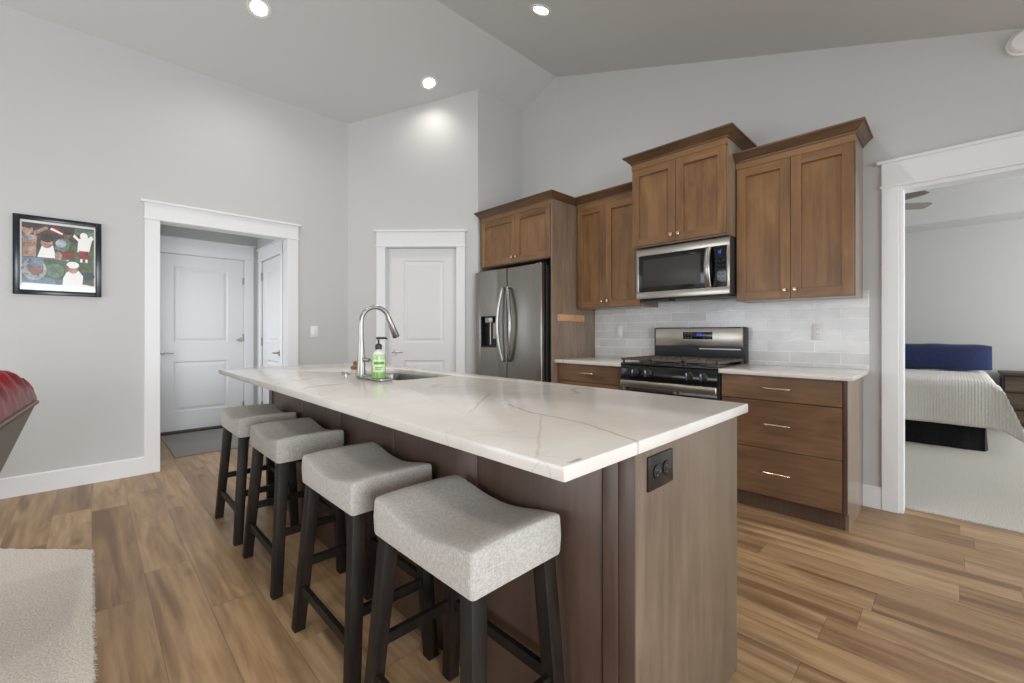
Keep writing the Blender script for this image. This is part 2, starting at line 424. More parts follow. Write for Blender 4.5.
# entry hall behind the left wall
HY, HX = 6.272, 1.543
b = B(); b.box(.28, .40, YL+T, 5.1, 0, 2.46); b.box(.28, .40, 6.1, HY+.1, 0, 2.46); b.box(.28, .40, 5.1, 6.1, 0, .8); b.box(.28, .40, 5.1, 6.1, 2.15, 2.46); struct('wall_hall_left', b, M_wall)
b = B(); b.box(.28, .492, HY, HY+.12, 0, 2.46); b.box(1.398, HX+.15, HY, HY+.12, 0, 2.46); b.box(.492, 1.398, HY, HY+.12, 2.068, 2.46); struct('wall_hall_back', b, M_wall)
b = B(); b.box(HX, HX+.12, YL+T, 5.25, 0, 2.46); b.box(HX, HX+.12, 6.05, HY+.02, 0, 2.46); b.box(HX, HX+.12, 5.25, 6.05, 2.06, 2.46); struct('wall_hall_right', b, M_wall)
b = B(); b.box(.28, HX+.12, YL+T, HY+.12, 2.44, 2.52); struct('ceiling_hall', b, M_ceil)
# bedroom beyond the kitchen wall
b = B(); b.box(8.2, 8.3, -3.7, 3.6, 0, 3.1); struct('wall_bedroom_far', b, M_wall)
b = B(); b.box(XK+T, 8.3, 3.5, 3.6, 0, 3.1); struct('wall_bedroom_left', b, M_wall)
b = B(); b.box(XK+T, 4.95, -3.7, -3.6, 0, 3.1); b.box(7.45, 8.3, -3.7, -3.6, 0, 3.1); b.box(4.95, 7.45, -3.7, -3.6, 0, .6); b.box(4.95, 7.45, -3.7, -3.6, 2.4, 3.1); struct('wall_bedroom_right', b, M_wall)
b = B(); b.box(XK+T-.02, XK+T+.04, -3.7, YB-.1, 0, 3.1); struct('wall_bedroom_near', b, M_wall)
window('window_4', 'X', 4.95, 7.45, .6, 2.4, -3.65, 2)
b = B(); b.box(XK+.02, 8.3, -3.7, 3.6, 2.95, 3.05); b.box(7.68, 8.2, -3.6, 3.5, 2.56, 2.95); b.box(XK+T, 4.3, -3.6, 3.5, 2.56, 2.95)
b.box(4.3, 7.68, -3.6, -3.1, 2.56, 2.95); b.box(4.3, 7.68, 3.0, 3.5, 2.56, 2.95); struct('ceiling_bedroom', b, M_ceil)

# baseboards
def bbprof(t): return [(0, 0), (-.016, 0), (-.016, t-.008), (-.010, t), (0, t)]
b = B(); b.prism([(YL+d, z) for d, z in bbprof(.142)], 'X', XB, .33); b.prism([(YL+d, z) for d, z in bbprof(.142)], 'X', 1.50, 2.05); struct('baseboard_left', b, M_trim)
b = B()
for a, e in ((-.01, .33), (1.28, SL)): b.prism([(d, z) for d, z in bbprof(.142)], 'X', a, e)
struct('baseboard_pantry', b, M_trim, M=MP)
b = B()
for a, e in ((.32, .43),): b.prism([(XK+d, z) for d, z in bbprof(.142)], 'Y', a, e)
struct('baseboard_kitchen', b, M_trim)
b = B(); b.box(8.184, 8.2, -3.6, 3.5, 0, .13); struct('baseboard_bedroom', b, M_trim)
b = B(); b.box(HX-.014, HX, YL+T, 5.16, 0, .13); b.box(.40, .414, YL+T, HY, 0, .13); struct('baseboard_hall', b, M_trim)

# casings: local frame, x0..x1 is the clear opening, zt its top
def casing(name, x0, x1, zt, cw, hh, M, depth=T, cap=.03, jamb=True, right=True, rev=.0):
    q = B()
    q.box(x0-cw, x0, -.02, 0, 0, zt+.004, .003)
    if right: q.box(x1, x1+cw, -.02, 0, 0, zt+.004, .003)
    q.box(x0-cw-.008, x1+cw+.008, -.028, 0, zt+.002, zt+.020, .004)          # bead under the head board
    q.box(x0-cw, x1+cw, -.022, 0, zt+.018, zt+hh-.018, .002)                  # head board
    q.box(x0-cw-cap+.006, x1+cw+cap-.006, -.040, 0, zt+hh-.020, zt+hh, .004)  # cap
    if jamb:
        q.box(x0-.02, x0+rev, .001, depth, 0, zt-rev); q.box(x1-rev, x1+.02, .001, depth, 0, zt-rev); q.box(x0-.02, x1+.02, .001, depth, zt-rev, zt+.02)
    return struct(name, q, M_trim, M=M)
ML = Matrix.Translation((0, YL, 0))
casing('trim_1', .423, 1.41, 2.092, .100, .160, ML)
casing('trim_2', S0, S1, 2.095, .097, .186, MP)
MKW = Matrix.Translation((XK, 0, 0)) @ MK
casing('trim_3', -OY1-.012+.0, 1.03, 2.095, .086, .18, MKW, rev=.020)
MH = Matrix.Translation((0, HY, 0))
casing('trim_4', .49, 1.40, 2.072, .10, .19, MH, jamb=False)
MHR = Matrix.Translation((HX, 0, 0)) @ MK
casing('trim_5', -6.04, -5.27, 2.045, .085, .16, MHR, jamb=False)

# panelled doors (local frame, front face at y = 0)
def panel_door(name, x0, x1, z0, z1, panels, M, yf=0, th=.035):
    root = struct_root(name, M @ Vector(((x0+x1)/2, yf, z0)))
    q = B()
    xs = sorted({x0, x1}); px0 = panels[0][0]; px1 = panels[0][1]
    q.box(x0, px0, yf, yf+th, z0, z1); q.box(px1, x1, yf, yf+th, z0, z1)
    zz = z0
    for (a, c, p0, p1) in panels:
        q.box(px0, px1, yf, yf+th, zz, p0); zz = p1
    q.box(px0, px1, yf, yf+th, zz, z1)
    for (a, c, p0, p1) in panels:
        def rc(i, y): return (a+i, c-i, p0+i, p1-i, yf+y)
        q.rings([rc(0, 0), rc(.008, .010), rc(.022, .012), rc(.045, .004), rc(.048, .003)])
        q.box(a, c, yf+.016, yf+th, p0, p1)
    struct('door_panel', q, M_door, root, M)
    return root
def lever(root, x, z, M, d=1, yf=0):
    q = B(); q.lathe((x, yf, z), [(.0, -.012), (.030, -.012), (.032, -.006), (.032, .0), (0, 0)], 20, 'Y')
    q.tube([(x, yf-.005, z), (x, yf-.045, z), (x+d*.01, yf-.055, z), (x+d*.06, yf-.055, z+.003), (x+d*.115, yf-.052, z-.004)], [.010, .009, .010, .008, .006], 10)
    obj('door_handle', q, M_chrome, root, M)
def hinges(root, x, zs, M, yf=0):
    for z in zs:
        q = B(); q.tube([(x, yf-.006, z-.05), (x, yf-.006, z+.05)], .007, 8); q.box(x-.018, x+.018, yf-.003, yf+.001, z-.045, z+.045)
        obj('hinge', q, M_chrome, root, M)
d1 = panel_door('door_1', .494, 1.396, .028, 2.066, [(.694, 1.228, .245, .824), (.694, 1.228, 1.045, 1.926)], MH, .012)
lever(d1, .575, .925, MH, 1, .012); hinges(d1, 1.398, (.25, 1.1, 1.81), MH, .004)
q = B(); q.lathe((1.362, .012, 1.072), [(.0, -.02), (.026, -.018), (.028, 0), (0, 0)], 18, 'Y'); q.tube([(1.362, -.01, 1.072), (1.31, -.016, 1.072)], .006, 8); obj('door_guard', q, M_chrome, d1, MH)
b = B(); b.box(.47, 1.42, HY-.05, HY+.06, 0, .026, .004); struct('trim_6', b, M_thr)
d2 = panel_door('door_2', -6.035, -5.275, .012, 2.04, [(-5.905, -5.405, .24, .83), (-5.905, -5.405, 1.05, 1.92)], MHR, .004)
lever(d2, -5.345, .93, MHR, -1, .004); hinges(d2, -6.036, (.25, 1.05, 1.86), MHR, .0)
dp = panel_door('door_3', S0+.012, S1-.004, .012, 2.09, [(.600, 1.048, .235, .855), (.600, 1.048, 1.052, 1.958)], MP, .055)
lever(dp, S0+.075, .945, MP, 1, .055)

# ------------------------------------------------------------------ island
IX0, IX1, IY0, IY1 = .617, 1.622, .494, 3.450
BX0, BX1, BY0, BY1 = .914, 1.600, .523, 3.41
isl = thing('kitchen_island', 'stained alder kitchen island base behind the four stools', 'kitchen island', (1.25, 1.95, 0))
b = B()                                                   # stool-side panels with narrow seams between
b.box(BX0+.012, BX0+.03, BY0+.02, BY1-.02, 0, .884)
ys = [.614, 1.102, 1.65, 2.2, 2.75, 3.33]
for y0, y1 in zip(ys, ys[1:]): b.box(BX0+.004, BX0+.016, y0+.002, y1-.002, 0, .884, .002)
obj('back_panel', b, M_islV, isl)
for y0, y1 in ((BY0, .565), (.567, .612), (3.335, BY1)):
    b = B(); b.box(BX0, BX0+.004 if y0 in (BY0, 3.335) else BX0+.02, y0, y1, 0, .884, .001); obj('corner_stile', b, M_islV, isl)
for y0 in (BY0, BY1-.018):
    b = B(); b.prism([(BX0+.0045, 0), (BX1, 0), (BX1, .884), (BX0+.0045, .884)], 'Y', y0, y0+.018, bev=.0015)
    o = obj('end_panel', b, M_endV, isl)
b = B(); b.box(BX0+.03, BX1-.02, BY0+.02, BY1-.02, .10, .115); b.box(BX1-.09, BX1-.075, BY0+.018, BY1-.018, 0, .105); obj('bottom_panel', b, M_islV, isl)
def shaker(q, x0, x1, z0, z1, yf, th=.020, rail=.060, rec=.014):
    """one shaker door, front face at y=yf, lying in the local frame"""
    q.box(x0, x0+rail, yf, yf+th, z0, z1, .0012, 1); q.box(x1-rail, x1, yf, yf+th, z0, z1, .0012, 1)
    q.box(x0+rail-.001, x1-rail+.001, yf, yf+th, z1-rail, z1, .0012, 1, mi=1); q.box(x0+rail-.001, x1-rail+.001, yf, yf+th, z0, z0+rail, .0012, 1, mi=1)
    q.rings([(x0+rail, x1-rail, z0+rail, z1-rail, yf+.001), (x0+rail+.002, x1-rail-.002, z0+rail+.002, z1-rail-.002, yf+rec)])
MI = Matrix(((0, -1, 0, BX1), (1, 0, 0, 0), (0, 0, 1, 0), (0, 0, 0, 1)))   # kitchen side of the island: viewer looks -X, local x = +Y
for k in range(5):
    y0 = BY0+.025+k*.567; q = B(); shaker(q, y0, y0+.558, .115, .872, -.001)
    dd = obj('door', q, [M_cabV, M_cabH], isl, MI)
    q = B(); q.lathe((y0+.52, -.001, .80), [(.004, 0), (.004, -.012), (.012, -.016), (.012, -.024), (0, -.026)], 12, 'Y'); obj('knob', q, M_chrome, dd, MI)

# island outlet (black, landscape)
ol = thing('electrical_outlet', 'black double outlet plate on the end of the kitchen island', 'outlet', (1.035, BY0, .81))
b = B(); b.box(.970, 1.102, BY0-.006, BY0-.0005, .768, .854, .003); obj('cover_plate', b, mat('bronze_plate', (34, 29, 26), .3), ol)
for cx in (1.011, 1.061):
    b = B(); b.lathe((cx, BY0-.006, .811), [(.019, .002), (.019, -.003), (.017, -.004), (0, -.004)], 20, 'Y'); rc_ = obj('receptacle', b, M_blackp, ol)
    b = B()
    for dz in (-.007, .007): b.box(cx-.009, cx-.001, BY0-.011, BY0-.0095, .811+dz-.0012, .811+dz+.0012)
    b.lathe((cx+.010, BY0-.0098, .811), [(.003, .0003), (.003, -.0004), (0, -.0004)], 10, 'Y'); obj('slot', b, M_key, rc_)

# island countertop, with the sink cut-out
def rrect(x0, x1, y0, y1, r, n=5):
    P = []
    for cx, cy, a in ((x1-r, y1-r, 0), (x0+r, y1-r, 90), (x0+r, y0+r, 180), (x1-r, y0+r, 270)):
        for k in range(n+1):
            t = math.radians(a+90*k/n); P.append((cx+r*math.cos(t), cy+r*math.sin(t)))
    return P
def slab(outer, holes, z0, z1, bev=.003):
    q = B(); bm = q.bm; es = []; loops_ = [outer]+holes
    for L in loops_:
        vs = [bm.verts.new((x, y, z1)) for x, y in L]
        es += [bm.edges.new((vs[i], vs[(i+1) % len(vs)])) for i in range(len(vs))]
    r = bmesh.ops.triangle_fill(bm, use_beauty=True, use_dissolve=False, edges=es)
    fs = [g for g in r['geom'] if isinstance(g, bmesh.types.BMFace)]
    for f in fs:
        f.normal_update()
        if f.normal.z < 0: f.normal_flip()
    ex = bmesh.ops.extrude_face_region(bm, geom=fs)
    vv = [g for g in ex['geom'] if isinstance(g, bmesh.types.BMVert)]
    bmesh.ops.translate(bm, vec=(0, 0, z0-z1), verts=vv)
    bmesh.ops.recalc_face_normals(bm, faces=bm.faces[:])
    if bev:
        e2 = [e for e in bm.edges if len(e.link_faces) == 2 and e.calc_face_angle(0) > .8 and abs(e.verts[0].co.z-e.verts[1].co.z) < 1e-5]
        bmesh.ops.bevel(bm, geom=e2, offset=bev, segments=2, affect='EDGES', profile=.5)
    return q
KX0, KX1, KY0, KY1 = 1.125, 1.495, 1.985, 2.66
tag(obj('island_countertop', slab(rrect(IX0, IX1, IY0, IY1, .004, 3), [rrect(KX0, KX1, KY0, KY1, .05, 6)[::-1]], .884, .914), M_quartz, smooth=30),
    'long white veined quartz slab on top of the kitchen island', 'countertop')
# sink
q = B(); rr = []
for (i, z, r) in ((-.012, .8835, .055), (.004, .8835, .05), (.006, .875, .05), (.012, .70, .05), (.03, .682, .04), (.15, .676, .02)):
    rr.append([(x, y, z) for x, y in rrect(KX0+i, KX1-i, KY0+i, KY1-i, r, 6)])
q.loops(rr, True, False, True)
q.lathe((1.31, 2.32, .677), [(.045, 0), (.045, .003), (.036, .001), (.0, -.004)], 20)
tag(obj('kitchen_sink', q, M_sink), 'undermount stainless sink basin let into the island top', 'sink')
# faucet
fx, fy, fz = 1.085, 2.315, .914
fa = thing('kitchen_faucet', 'tall brushed nickel gooseneck faucet beside the sink', 'faucet', (fx, fy, fz))
b = B(); b.lathe((fx, fy, fz), [(0, 0), (.027, 0), (.027, .006), (.025, .012), (.021, .08), (.0165, .17), (.0145, .20), (0, .20)], 24); obj('base', b, M_chrome, fa)
pts = [(fx, fy, fz+.19), (fx, fy, fz+.26), (fx, fy, fz+.30)]
R_ = .086
for k in range(1, 13):
    a = PI - k*(PI*.905)/12
    pts.append((fx+R_+R_*math.cos(a), fy, fz+.305+R_*math.sin(a)))
b = B(); b.tube(pts, .0125, 16); obj('spout', b, M_chrome, fa)
e0, e1 = Vector(pts[-1]), (Vector(pts[-1])-Vector(pts[-2])).normalized()
b = B(); b.tube([e0-e1*.01, e0+e1*.005, e0+e1*.02, e0+e1*.118, e0+e1*.123], [.0130, .0150, .0155, .021, .018], 16); obj('spray_head', b, M_chrome, fa)
b = B(); b.tube([(fx, fy, fz+.095), (fx+.012, fy-.03, fz+.096), (fx+.022, fy-.055, fz+.094)], [.012, .012, .010], 12); b.tube([(fx+.02, fy-.05, fz+.095), (fx+.035, fy-.085, fz+.088), (fx+.05, fy-.12, fz+.085)], [.006, .005, .004], 8); obj('handle', b, M_chrome, fa)
# tray, soap, brush, button
q = B(); q.loops([[(x, y, z) for x, y in rrect(1.030+i, 1.117-i, 2.0+i, 2.275-i, .02, 5)] for i, z in ((.006, .914), (0, .918), (0, .924), (.004, .924), (.007, .919))], True, True, True)
tag(obj('soap_tray', q, mat('tray_silver', (170, 168, 166), .25, .8)), 'narrow silver tray under the green soap bottle', 'tray')
bx, by = 1.082, 2.105
sp = thing('soap_dispenser', 'clear bottle of green hand soap with a black pump', 'soap bottle', (bx, by, .9195))
b = B(); b.lathe((bx, by, .9195), [(0, 0), (.033, 0), (.036, .004), (.036, .115), (.034, .125), (.022, .140), (.014, .146), (.013, .152), (0, .152)], 24)
M_soap = mat('green_soap', (150, 196, 96), .12); ns = N(M_soap); zz = ns.sep(ns.obj())[2]
ns.col(ns.ramp(ns.math('DIVIDE', zz, .152), [(.0, (128, 172, 98)), (.62, (150, 186, 118)), (.80, (176, 200, 152)), (.86, (214, 218, 210))]))
obj('bottle', b, M_soap, sp)
q = B()
for k in range(14):
    a0 = math.radians(190+k*8); a1 = math.radians(190+(k+1)*8)
    q.face([(bx+.0366*math.cos(a0), by+.0366*math.sin(a0), .955), (bx+.0366*math.cos(a1), by+.0366*math.sin(a1), .955), (bx+.0366*math.cos(a1), by+.0366*math.sin(a1), 1.02), (bx+.0366*math.cos(a0), by+.0366*math.sin(a0), 1.02)])
lb = obj('bottle_label', q, mat('soap_label', (206, 222, 176), .4), sp)
q = B()
for z0, z1, a, e in ((.995, 1.008, 205, 290), (.975, .980, 215, 275), (.966, .970, 215, 262)):
    n_ = 10
    for k in range(n_):
        a0 = math.radians(a+(e-a)*k/n_); a1 = math.radians(a+(e-a)*(k+1)/n_)
        q.face([(bx+.0371*math.cos(a0), by+.0371*math.sin(a0), z0), (bx+.0371*math.cos(a1), by+.0371*math.sin(a1), z0), (bx+.0371*math.cos(a1), by+.0371*math.sin(a1), z1), (bx+.0371*math.cos(a0), by+.0371*math.sin(a0), z1)])
obj('label_print', q, mat('label_green', (84, 140, 62), .4), lb)
b = B(); b.lathe((bx, by, 1.0715), [(0, 0), (.017, 0), (.017, .022), (.012, .028), (.005, .030), (.005, .052), (.012, .053), (.012, .064), (0, .066)], 18)
b.tube([(bx, by, 1.130), (bx+.028, by-.022, 1.131), (bx+.034, by-.027, 1.125)], [.006, .0055, .004], 8); obj('pump', b, M_blackp, sp)
br = thing('dish_brush', 'small round wooden dish brush behind the faucet', 'brush', (1.16, 2.545, .914))
b = B(); b.lathe((1.16, 2.545, .914), [(0, .022), (.026, .022), (.031, .030), (.031, .040), (.018, .048), (.014, .056), (.018, .066), (.010, .074), (0, .075)], 20); obj('head', b, mat('beech', (140, 104, 74), .5), br)
b = B(); b.lathe((1.16, 2.545, .914), [(0, 0), (.030, 0), (.025, .023), (0, .023)], 20); obj('bristles', b, mat('bristle_white', (214, 206, 192), .9), br)
b = B(); b.lathe((1.066, 2.47, .914), [(0, 0), (.024, 0), (.024, .006), (.014, .009), (.013, .014), (0, .015)], 20); b.tube([(1.066, 2.47, .924), (1.066, 2.50, .926), (1.064, 2.525, .922)], [.006, .005, .004], 8)
tag(obj('disposal_button', b, M_chrome), 'small nickel push button on the island top near the faucet', 'button')

# ------------------------------------------------------------------ kitchen wall cabinets
def knob(parent, y, z, xf, M=None):
    q = B(); q.tube([(xf+.001, y, z), (xf-.014, y, z)], .005, 8); q.box(xf-.028, xf-.013, y-.0125, y+.0125, z-.0125, z+.0125, .003); return obj('knob', q, M_gold, parent)
CP = [(0, 0), (.006, 0), (.008, .010), (.014, .014), (.024, .024), (.038, .040), (.046, .045), (.046, .050), (.054, .052), (.054, .064), (0, .064)]
def crown(parent, xf, xb, y0, y1, z, right=True, left=True):
    q = B(); R = []
    for o_, h in CP:
        yr = y0-o_ if right else y0; yl_ = y1+o_ if left else y1
        r = []
        if right: r.append((xb, yr, z+h))
        r.append((xf-o_, yr, z+h)); r.append((xf-o_, yl_, z+h))
        if left: r.append((xb, yl_, z+h))
        R.append(r)
    R.append(R[0]); q.loops(R, False, False, False)
    q.box(xf+.005, xb-.005, y0+.002, y1-.002, z+.045, z+.060)
    bmesh.ops.remove_doubles(q.bm, verts=q.bm.verts[:], dist=1e-5); bmesh.ops.holes_fill(q.bm, edges=q.bm.edges[:], sides=20)
    bmesh.ops.recalc_face_normals(q.bm, faces=q.bm.faces[:])
    obj('crown_moulding', q, M_crown, parent, smooth=25)
def wall_cabinet(label, y0, y1, z0, ztop, xf, right=True, left=True, xb=XK-.001, split=None, door_bot=None, crowned=True, crown_xb=None, name='wall_cabinet', kn=.055, loc=None):
    t = thing(name, label, 'cabinet', loc or ((xf+xb)/2, (y0+y1)/2, z0))
    q = B(); x = xf+.022
    q.box(x+.018, xb, y0, y0+.018, z0, ztop); q.box(x+.018, xb, y1-.018, y1, z0, ztop)
    q.box(x, x+.018, y0, y0+.040, z0, ztop, .001, 1); q.box(x, x+.018, y1-.040, y1, z0, ztop, .001, 1)
    q.box(x, x+.018, y0+.04, y1-.04, ztop-.06, ztop); q.box(x, x+.018, y0+.04, y1-.04, z0, z0+.04)
    q.box(x+.018, xb, y0+.018, y1-.018, z0+.002, z0+.020); q.box(x+.018, xb, y0+.018, y1-.018, ztop-.02, ztop-.002); q.box(xb-.008, xb, y0+.018, y1-.018, z0, ztop)
    obj('body', q, M_panV, t)
    db = door_bot or z0+.006; dt = ztop-.050; sp_ = split or (y0+y1)/2
    q = B(); q.box(xf+.003, xf+.022, y0, y1, dt+.003, ztop); obj('top_rail', q, M_cabH, t)
    for (a, c, ky) in ((y0+.008, sp_-.0015, sp_-.030), (sp_+.0015, y1-.008, sp_+.030)):
        q = B(); shaker(q, -c, -a, db, dt, xf); dd = obj('door', q, [M_cabV, M_cabH], t, MK)
        knob(dd, ky, db+kn, xf)
    crown(t, xf+.002, crown_xb or xb, y0, y1, ztop, right, left)
    return t
wall_cabinet('tall wall cabinet right of the microwave, beside the bedroom doorway', .427, 1.122, 1.39, 2.400, 3.397, right=True, left=False)
wall_cabinet('short raised wall cabinet above the microwave', 1.125, 1.882, 1.862, 2.553, 3.235, door_bot=1.872, kn=.05)
wall_cabinet('tall wall cabinet between the fridge panel and the microwave', 1.886, 2.571, 1.39, 2.400, 3.397, right=False, left=False, split=2.245)
# fridge surround
FX = 3.038
fc = wall_cabinet('over-fridge cabinet with a tall side panel reaching the floor', 2.594, 3.588, 1.858, 2.392, FX, right=True, left=True, split=3.065, name='refrigerator_cabinet', crown_xb=XK-.001)
b = B(); b.box(FX-.002, XK-.002, 2.5755, 2.5935, 0, 2.391, .001, 1); obj('side_panel', b, M_panV, fc)
b = B(); b.box(FX+.03, XK-.002, 3.602, 3.622, 0, 1.858); obj('side_panel', b, M_panV, fc)
# bare wood cleat on the side panel
b = B(); b.box(3.105, 3.515, 2.563, 2.575, 1.268, 1.331, .002)
tag(obj('wooden_cleat', b, M_bare), 'bare pine strip screwed to the tall panel beside the fridge', 'wood strip')

# ------------------------------------------------------------------ base cabinets and counters
def pull(parent, y, z, xf):
    q = B(); L = .075
    for s in (-1, 1): q.tube([(xf+.001, y+s*L*.78, z), (xf-.026, y+s*L*.78, z)], .0045, 8)
    q.tube([(xf-.028, y-L, z), (xf-.028, y-L*.9, z), (xf-.028, y+L*.9, z), (xf-.028, y+L, z)], [.007, .0088, .0088, .007], 10)
    obj('handle', q, M_gold, parent)
def base_cabinet(label, y0, y1, fronts, end):
    t = thing('base_cabinet', label, 'cabinet', (3.42, (y0+y1)/2, 0))
    q = B(); xf = 3.11; x = xf+.02
    for (a, c) in ((y0, y0+.018), (y1-.018, y1)):
        q.prism([(XK-.002, 0), (3.165, 0), (3.165, .106), (x, .106), (x, .883), (XK-.002, .883)], 'Y', a, c)
    q.box(3.167, 3.18, y0+.018, y1-.018, 0, .106); q.box(x, XK-.002, y0+.018, y1-.018, .106, .122); q.box(XK-.012, XK-.002, y0+.018, y1-.018, .122, .883)
    q.box(x, x+.015, y0+.018, y1-.018, .866, .883)
    obj('body', q, M_panV, t)
    if end:
        q = B(); q.box(xf-.003, x, y0, y0+.020, .106, .883, .001, 1); obj('stile', q, M_islV, t)
    a = y0+(.024 if end else .004)
    for z0, z1 in fronts:
        q = B(); q.box(xf, xf+.019, a, y1-.004, z0, z1, .0015, 1); d = obj('drawer', q, M_drawH, t); pull(d, (a+y1)/2-.006, (z0+z1)/2+.004, xf)
    q = B(); q.box(3.161, 3.167, y0+(.021 if end else .002), y1, 0, .105); obj('toe_kick', q, M_islV, t)
    return t
base_cabinet('three drawer base cabinet right of the range', .425, 1.121, [(.112, .411), (.415, .721), (.725, .872)], True)
base_cabinet('narrow base cabinet with drawers between fridge and range', 1.886, 2.574, [(.112, .411), (.415, .721), (.725, .872)], False)
for y0, y1, lb_ in ((.395, 1.124, 'white quartz counter right of the range under the wide tile wall'), (1.884, 2.5745, 'white quartz counter between the fridge panel and the range')):
    tag(obj('kitchen_countertop', slab([(3.070, y0), (XK-.002, y0), (XK-.002, y1), (3.070, y1)], [], .884, .914), M_quartz, smooth=30), lb_, 'countertop', 'perimeter countertops')
b = B(); b.box(XK-.010, XK, .394, 2.574, .914, 1.445); struct('wall_backsplash', b, M_tile)

# outlet and switch on the tile
def plate(name, label, cat, y, z, toggle):
    t = thing(name, label, cat, (XK-.010, y, z))
    q = B(); q.box(XK-.016, XK-.0105, y-.036, y+.036, z-.058, z+.058, .003); obj('cover_plate', q, M_white, t)
    if toggle:
        q = B(); q.box(XK-.022, XK-.015, y-.016, y+.016, z-.033, z+.033, .002); obj('rocker', q, M_white, t)
    else:
        for dz in (-.02, .02):
            q = B(); q.lathe((XK-.0155, y, z+dz), [(.0165, .001), (.0165, -.003), (0, -.0035)], 18, 'X'); r_ = obj('receptacle', q, M_white, t)
            q = B()
            for dy in (-.006, .006): q.box(XK-.0196, XK-.0185, y+dy-.001, y+dy+.001, z+dz-.003, z+dz+.006)
            obj('slot', q, M_dark, r_)
plate('electrical_outlet', 'white outlet on the tile above the right-hand counter', 'outlet', .675, 1.165, False)
plate('light_switch', 'white switch plate on the tile left of the range', 'light switch', 2.288, 1.172, True)

# ------------------------------------------------------------------ range
def display_digits(parent, y, z, h, xf, segs):
    q = B(); w_ = h*.5; t_ = h*.13
    S = {'a': (0, w_, h-t_, h), 'g': (0, w_, h/2-t_/2, h/2+t_/2), 'd': (0, w_, 0, t_), 'f': (0, t_, h/2, h), 'e': (0, t_, 0, h/2), 'b': (w_-t_, w_, h/2, h), 'c': (w_-t_, w_, 0, h/2)}
    for i, sg in enumerate(segs):
        yy = y - i*h*.75
        for c in sg:
            u0, u1, v0, v1 = S[c]; q.box(xf-.0008, xf, yy-u1, yy-u0, z+v0, z+v1)
    obj('clock_digits', q, M_blue, parent)
RG0, RG1 = 1.127, 1.882
rg = thing('gas_range', 'stainless gas range with black knob panel', 'stove', (3.4, 1.5, 0))
b = B(); b.box(3.105, XK-.03, RG0, RG1, .03, .905, .003); obj('body', b, M_dark, rg)
b = B(); b.box(3.07, 3.68, RG0, RG1, .900, .922, .005); obj('cooktop', b, M_black, rg)
b = B(); b.prism([(3.062, .790), (3.105, .785), (3.105, .902), (3.078, .902)], 'Y', RG0+.002, RG1-.002, bev=.003); cpn = obj('control_panel', b, M_black, rg)
for ky in (1.748, 1.640, 1.322, 1.222):
    q = B(); q.lathe((3.068, ky, .848), [(0, -.032), (.018, -.032), (.020, -.026), (.023, -.008), (.028, -.004), (.028, .006), (0, .006)], 18, 'X'); k_ = obj('burner_knob', q, M_dark, rg)
    q = B(); q.box(3.016, 3.040, ky-.006, ky+.006, .822, .874, .003); obj('grip', q, mat('knob_blue_steel', (170, 180, 205), .25, 1), k_)
b = B(); b.box(3.075, 3.105, RG0+.003, RG1-.003, .20, .782, .004); dr_ = obj('oven_door', b, M_glass, rg)
b = B(); b.box(3.050, 3.076, RG0+.004, RG1-.004, .730, .784, .009, 3); obj('oven_handle', b, M_steel, dr_)
b = B(); b.box(3.078, 3.105, RG0+.003, RG1-.003, .045, .195, .004); obj('storage_drawer', b, M_steel, rg)
# grates: frame + fingers + feet
for g0, g1 in ((RG0+.003, 1.372), (1.378, 1.626), (1.632, RG1-.003)):
    q = B(); z = .952
    for yy in (g0+.006, g1-.006): q.box(3.075, 3.60, yy-.006, yy+.006, z-.010, z+.006, .002, 1)
    for xx in (3.081, 3.35, 3.594): q.box(xx-.006, xx+.006, g0, g1, z-.010, z+.006, .002, 1)
    yc = (g0+g1)/2; q.box(3.11, 3.59, yc-.005, yc+.005, z-.008, z+.006, .002, 1)
    for xx in (3.22, 3.48): q.box(xx-.005, xx+.005, g0+.01, g1-.01, z-.008, z+.006, .002, 1)
    for xx in (3.100, 3.594):
        for yy in (g0+.008, g1-.008): q.box(xx-.007, xx+.007, yy-.007, yy+.007, .921, z)
    obj('grate', q, M_iron, rg)
for xx, yy in ((3.22, 1.25), (3.48, 1.25), (3.35, 1.502), (3.22, 1.752), (3.48, 1.752)):
    q = B(); q.lathe((xx, yy, .921), [(0, 0), (.05, 0), (.05, .006), (.034, .009), (.034, .016), (.030, .019), (0, .019)], 20); obj('burner', q, M_iron, rg)
bgx = 3.635
b = B(); b.prism([(bgx, .92), (XK-.012, .92), (XK-.012, 1.20), (bgx+.02, 1.205), (bgx-.003, 1.195), (bgx-.003, 1.04)], 'Y', RG0, RG1, bev=.004); bgd = obj('backguard', b, M_dark, rg)
b = B(); b.box(bgx-.012, bgx+.002, RG0+.014, RG1-.014, 1.045, 1.196, .006); obj('backguard_panel', b, M_steel, rg)
b = B(); b.box(bgx-.0135, bgx-.010, 1.372, 1.615, 1.105, 1.165, .001); dsp = obj('display', b, M_black, rg)
display_digits(dsp, 1.505, 1.132, .022, bgx-.0136, ('bc', 'abged', 'acdfeb'))
for yy in (1.595, 1.57, 1.545, 1.44, 1.415, 1.39):
    for zz_ in (1.117, 1.15):
        q = B(); q.box(bgx-.0142, bgx-.0134, yy-.008, yy+.006, zz_-.003, zz_+.003); obj('touch_key', q, M_key, dsp)
b = B(); b.box(bgx-.006, bgx-.002, 1.16, 1.48, 1.022, 1.032); obj('vent_slot', b, M_steel, bgd)

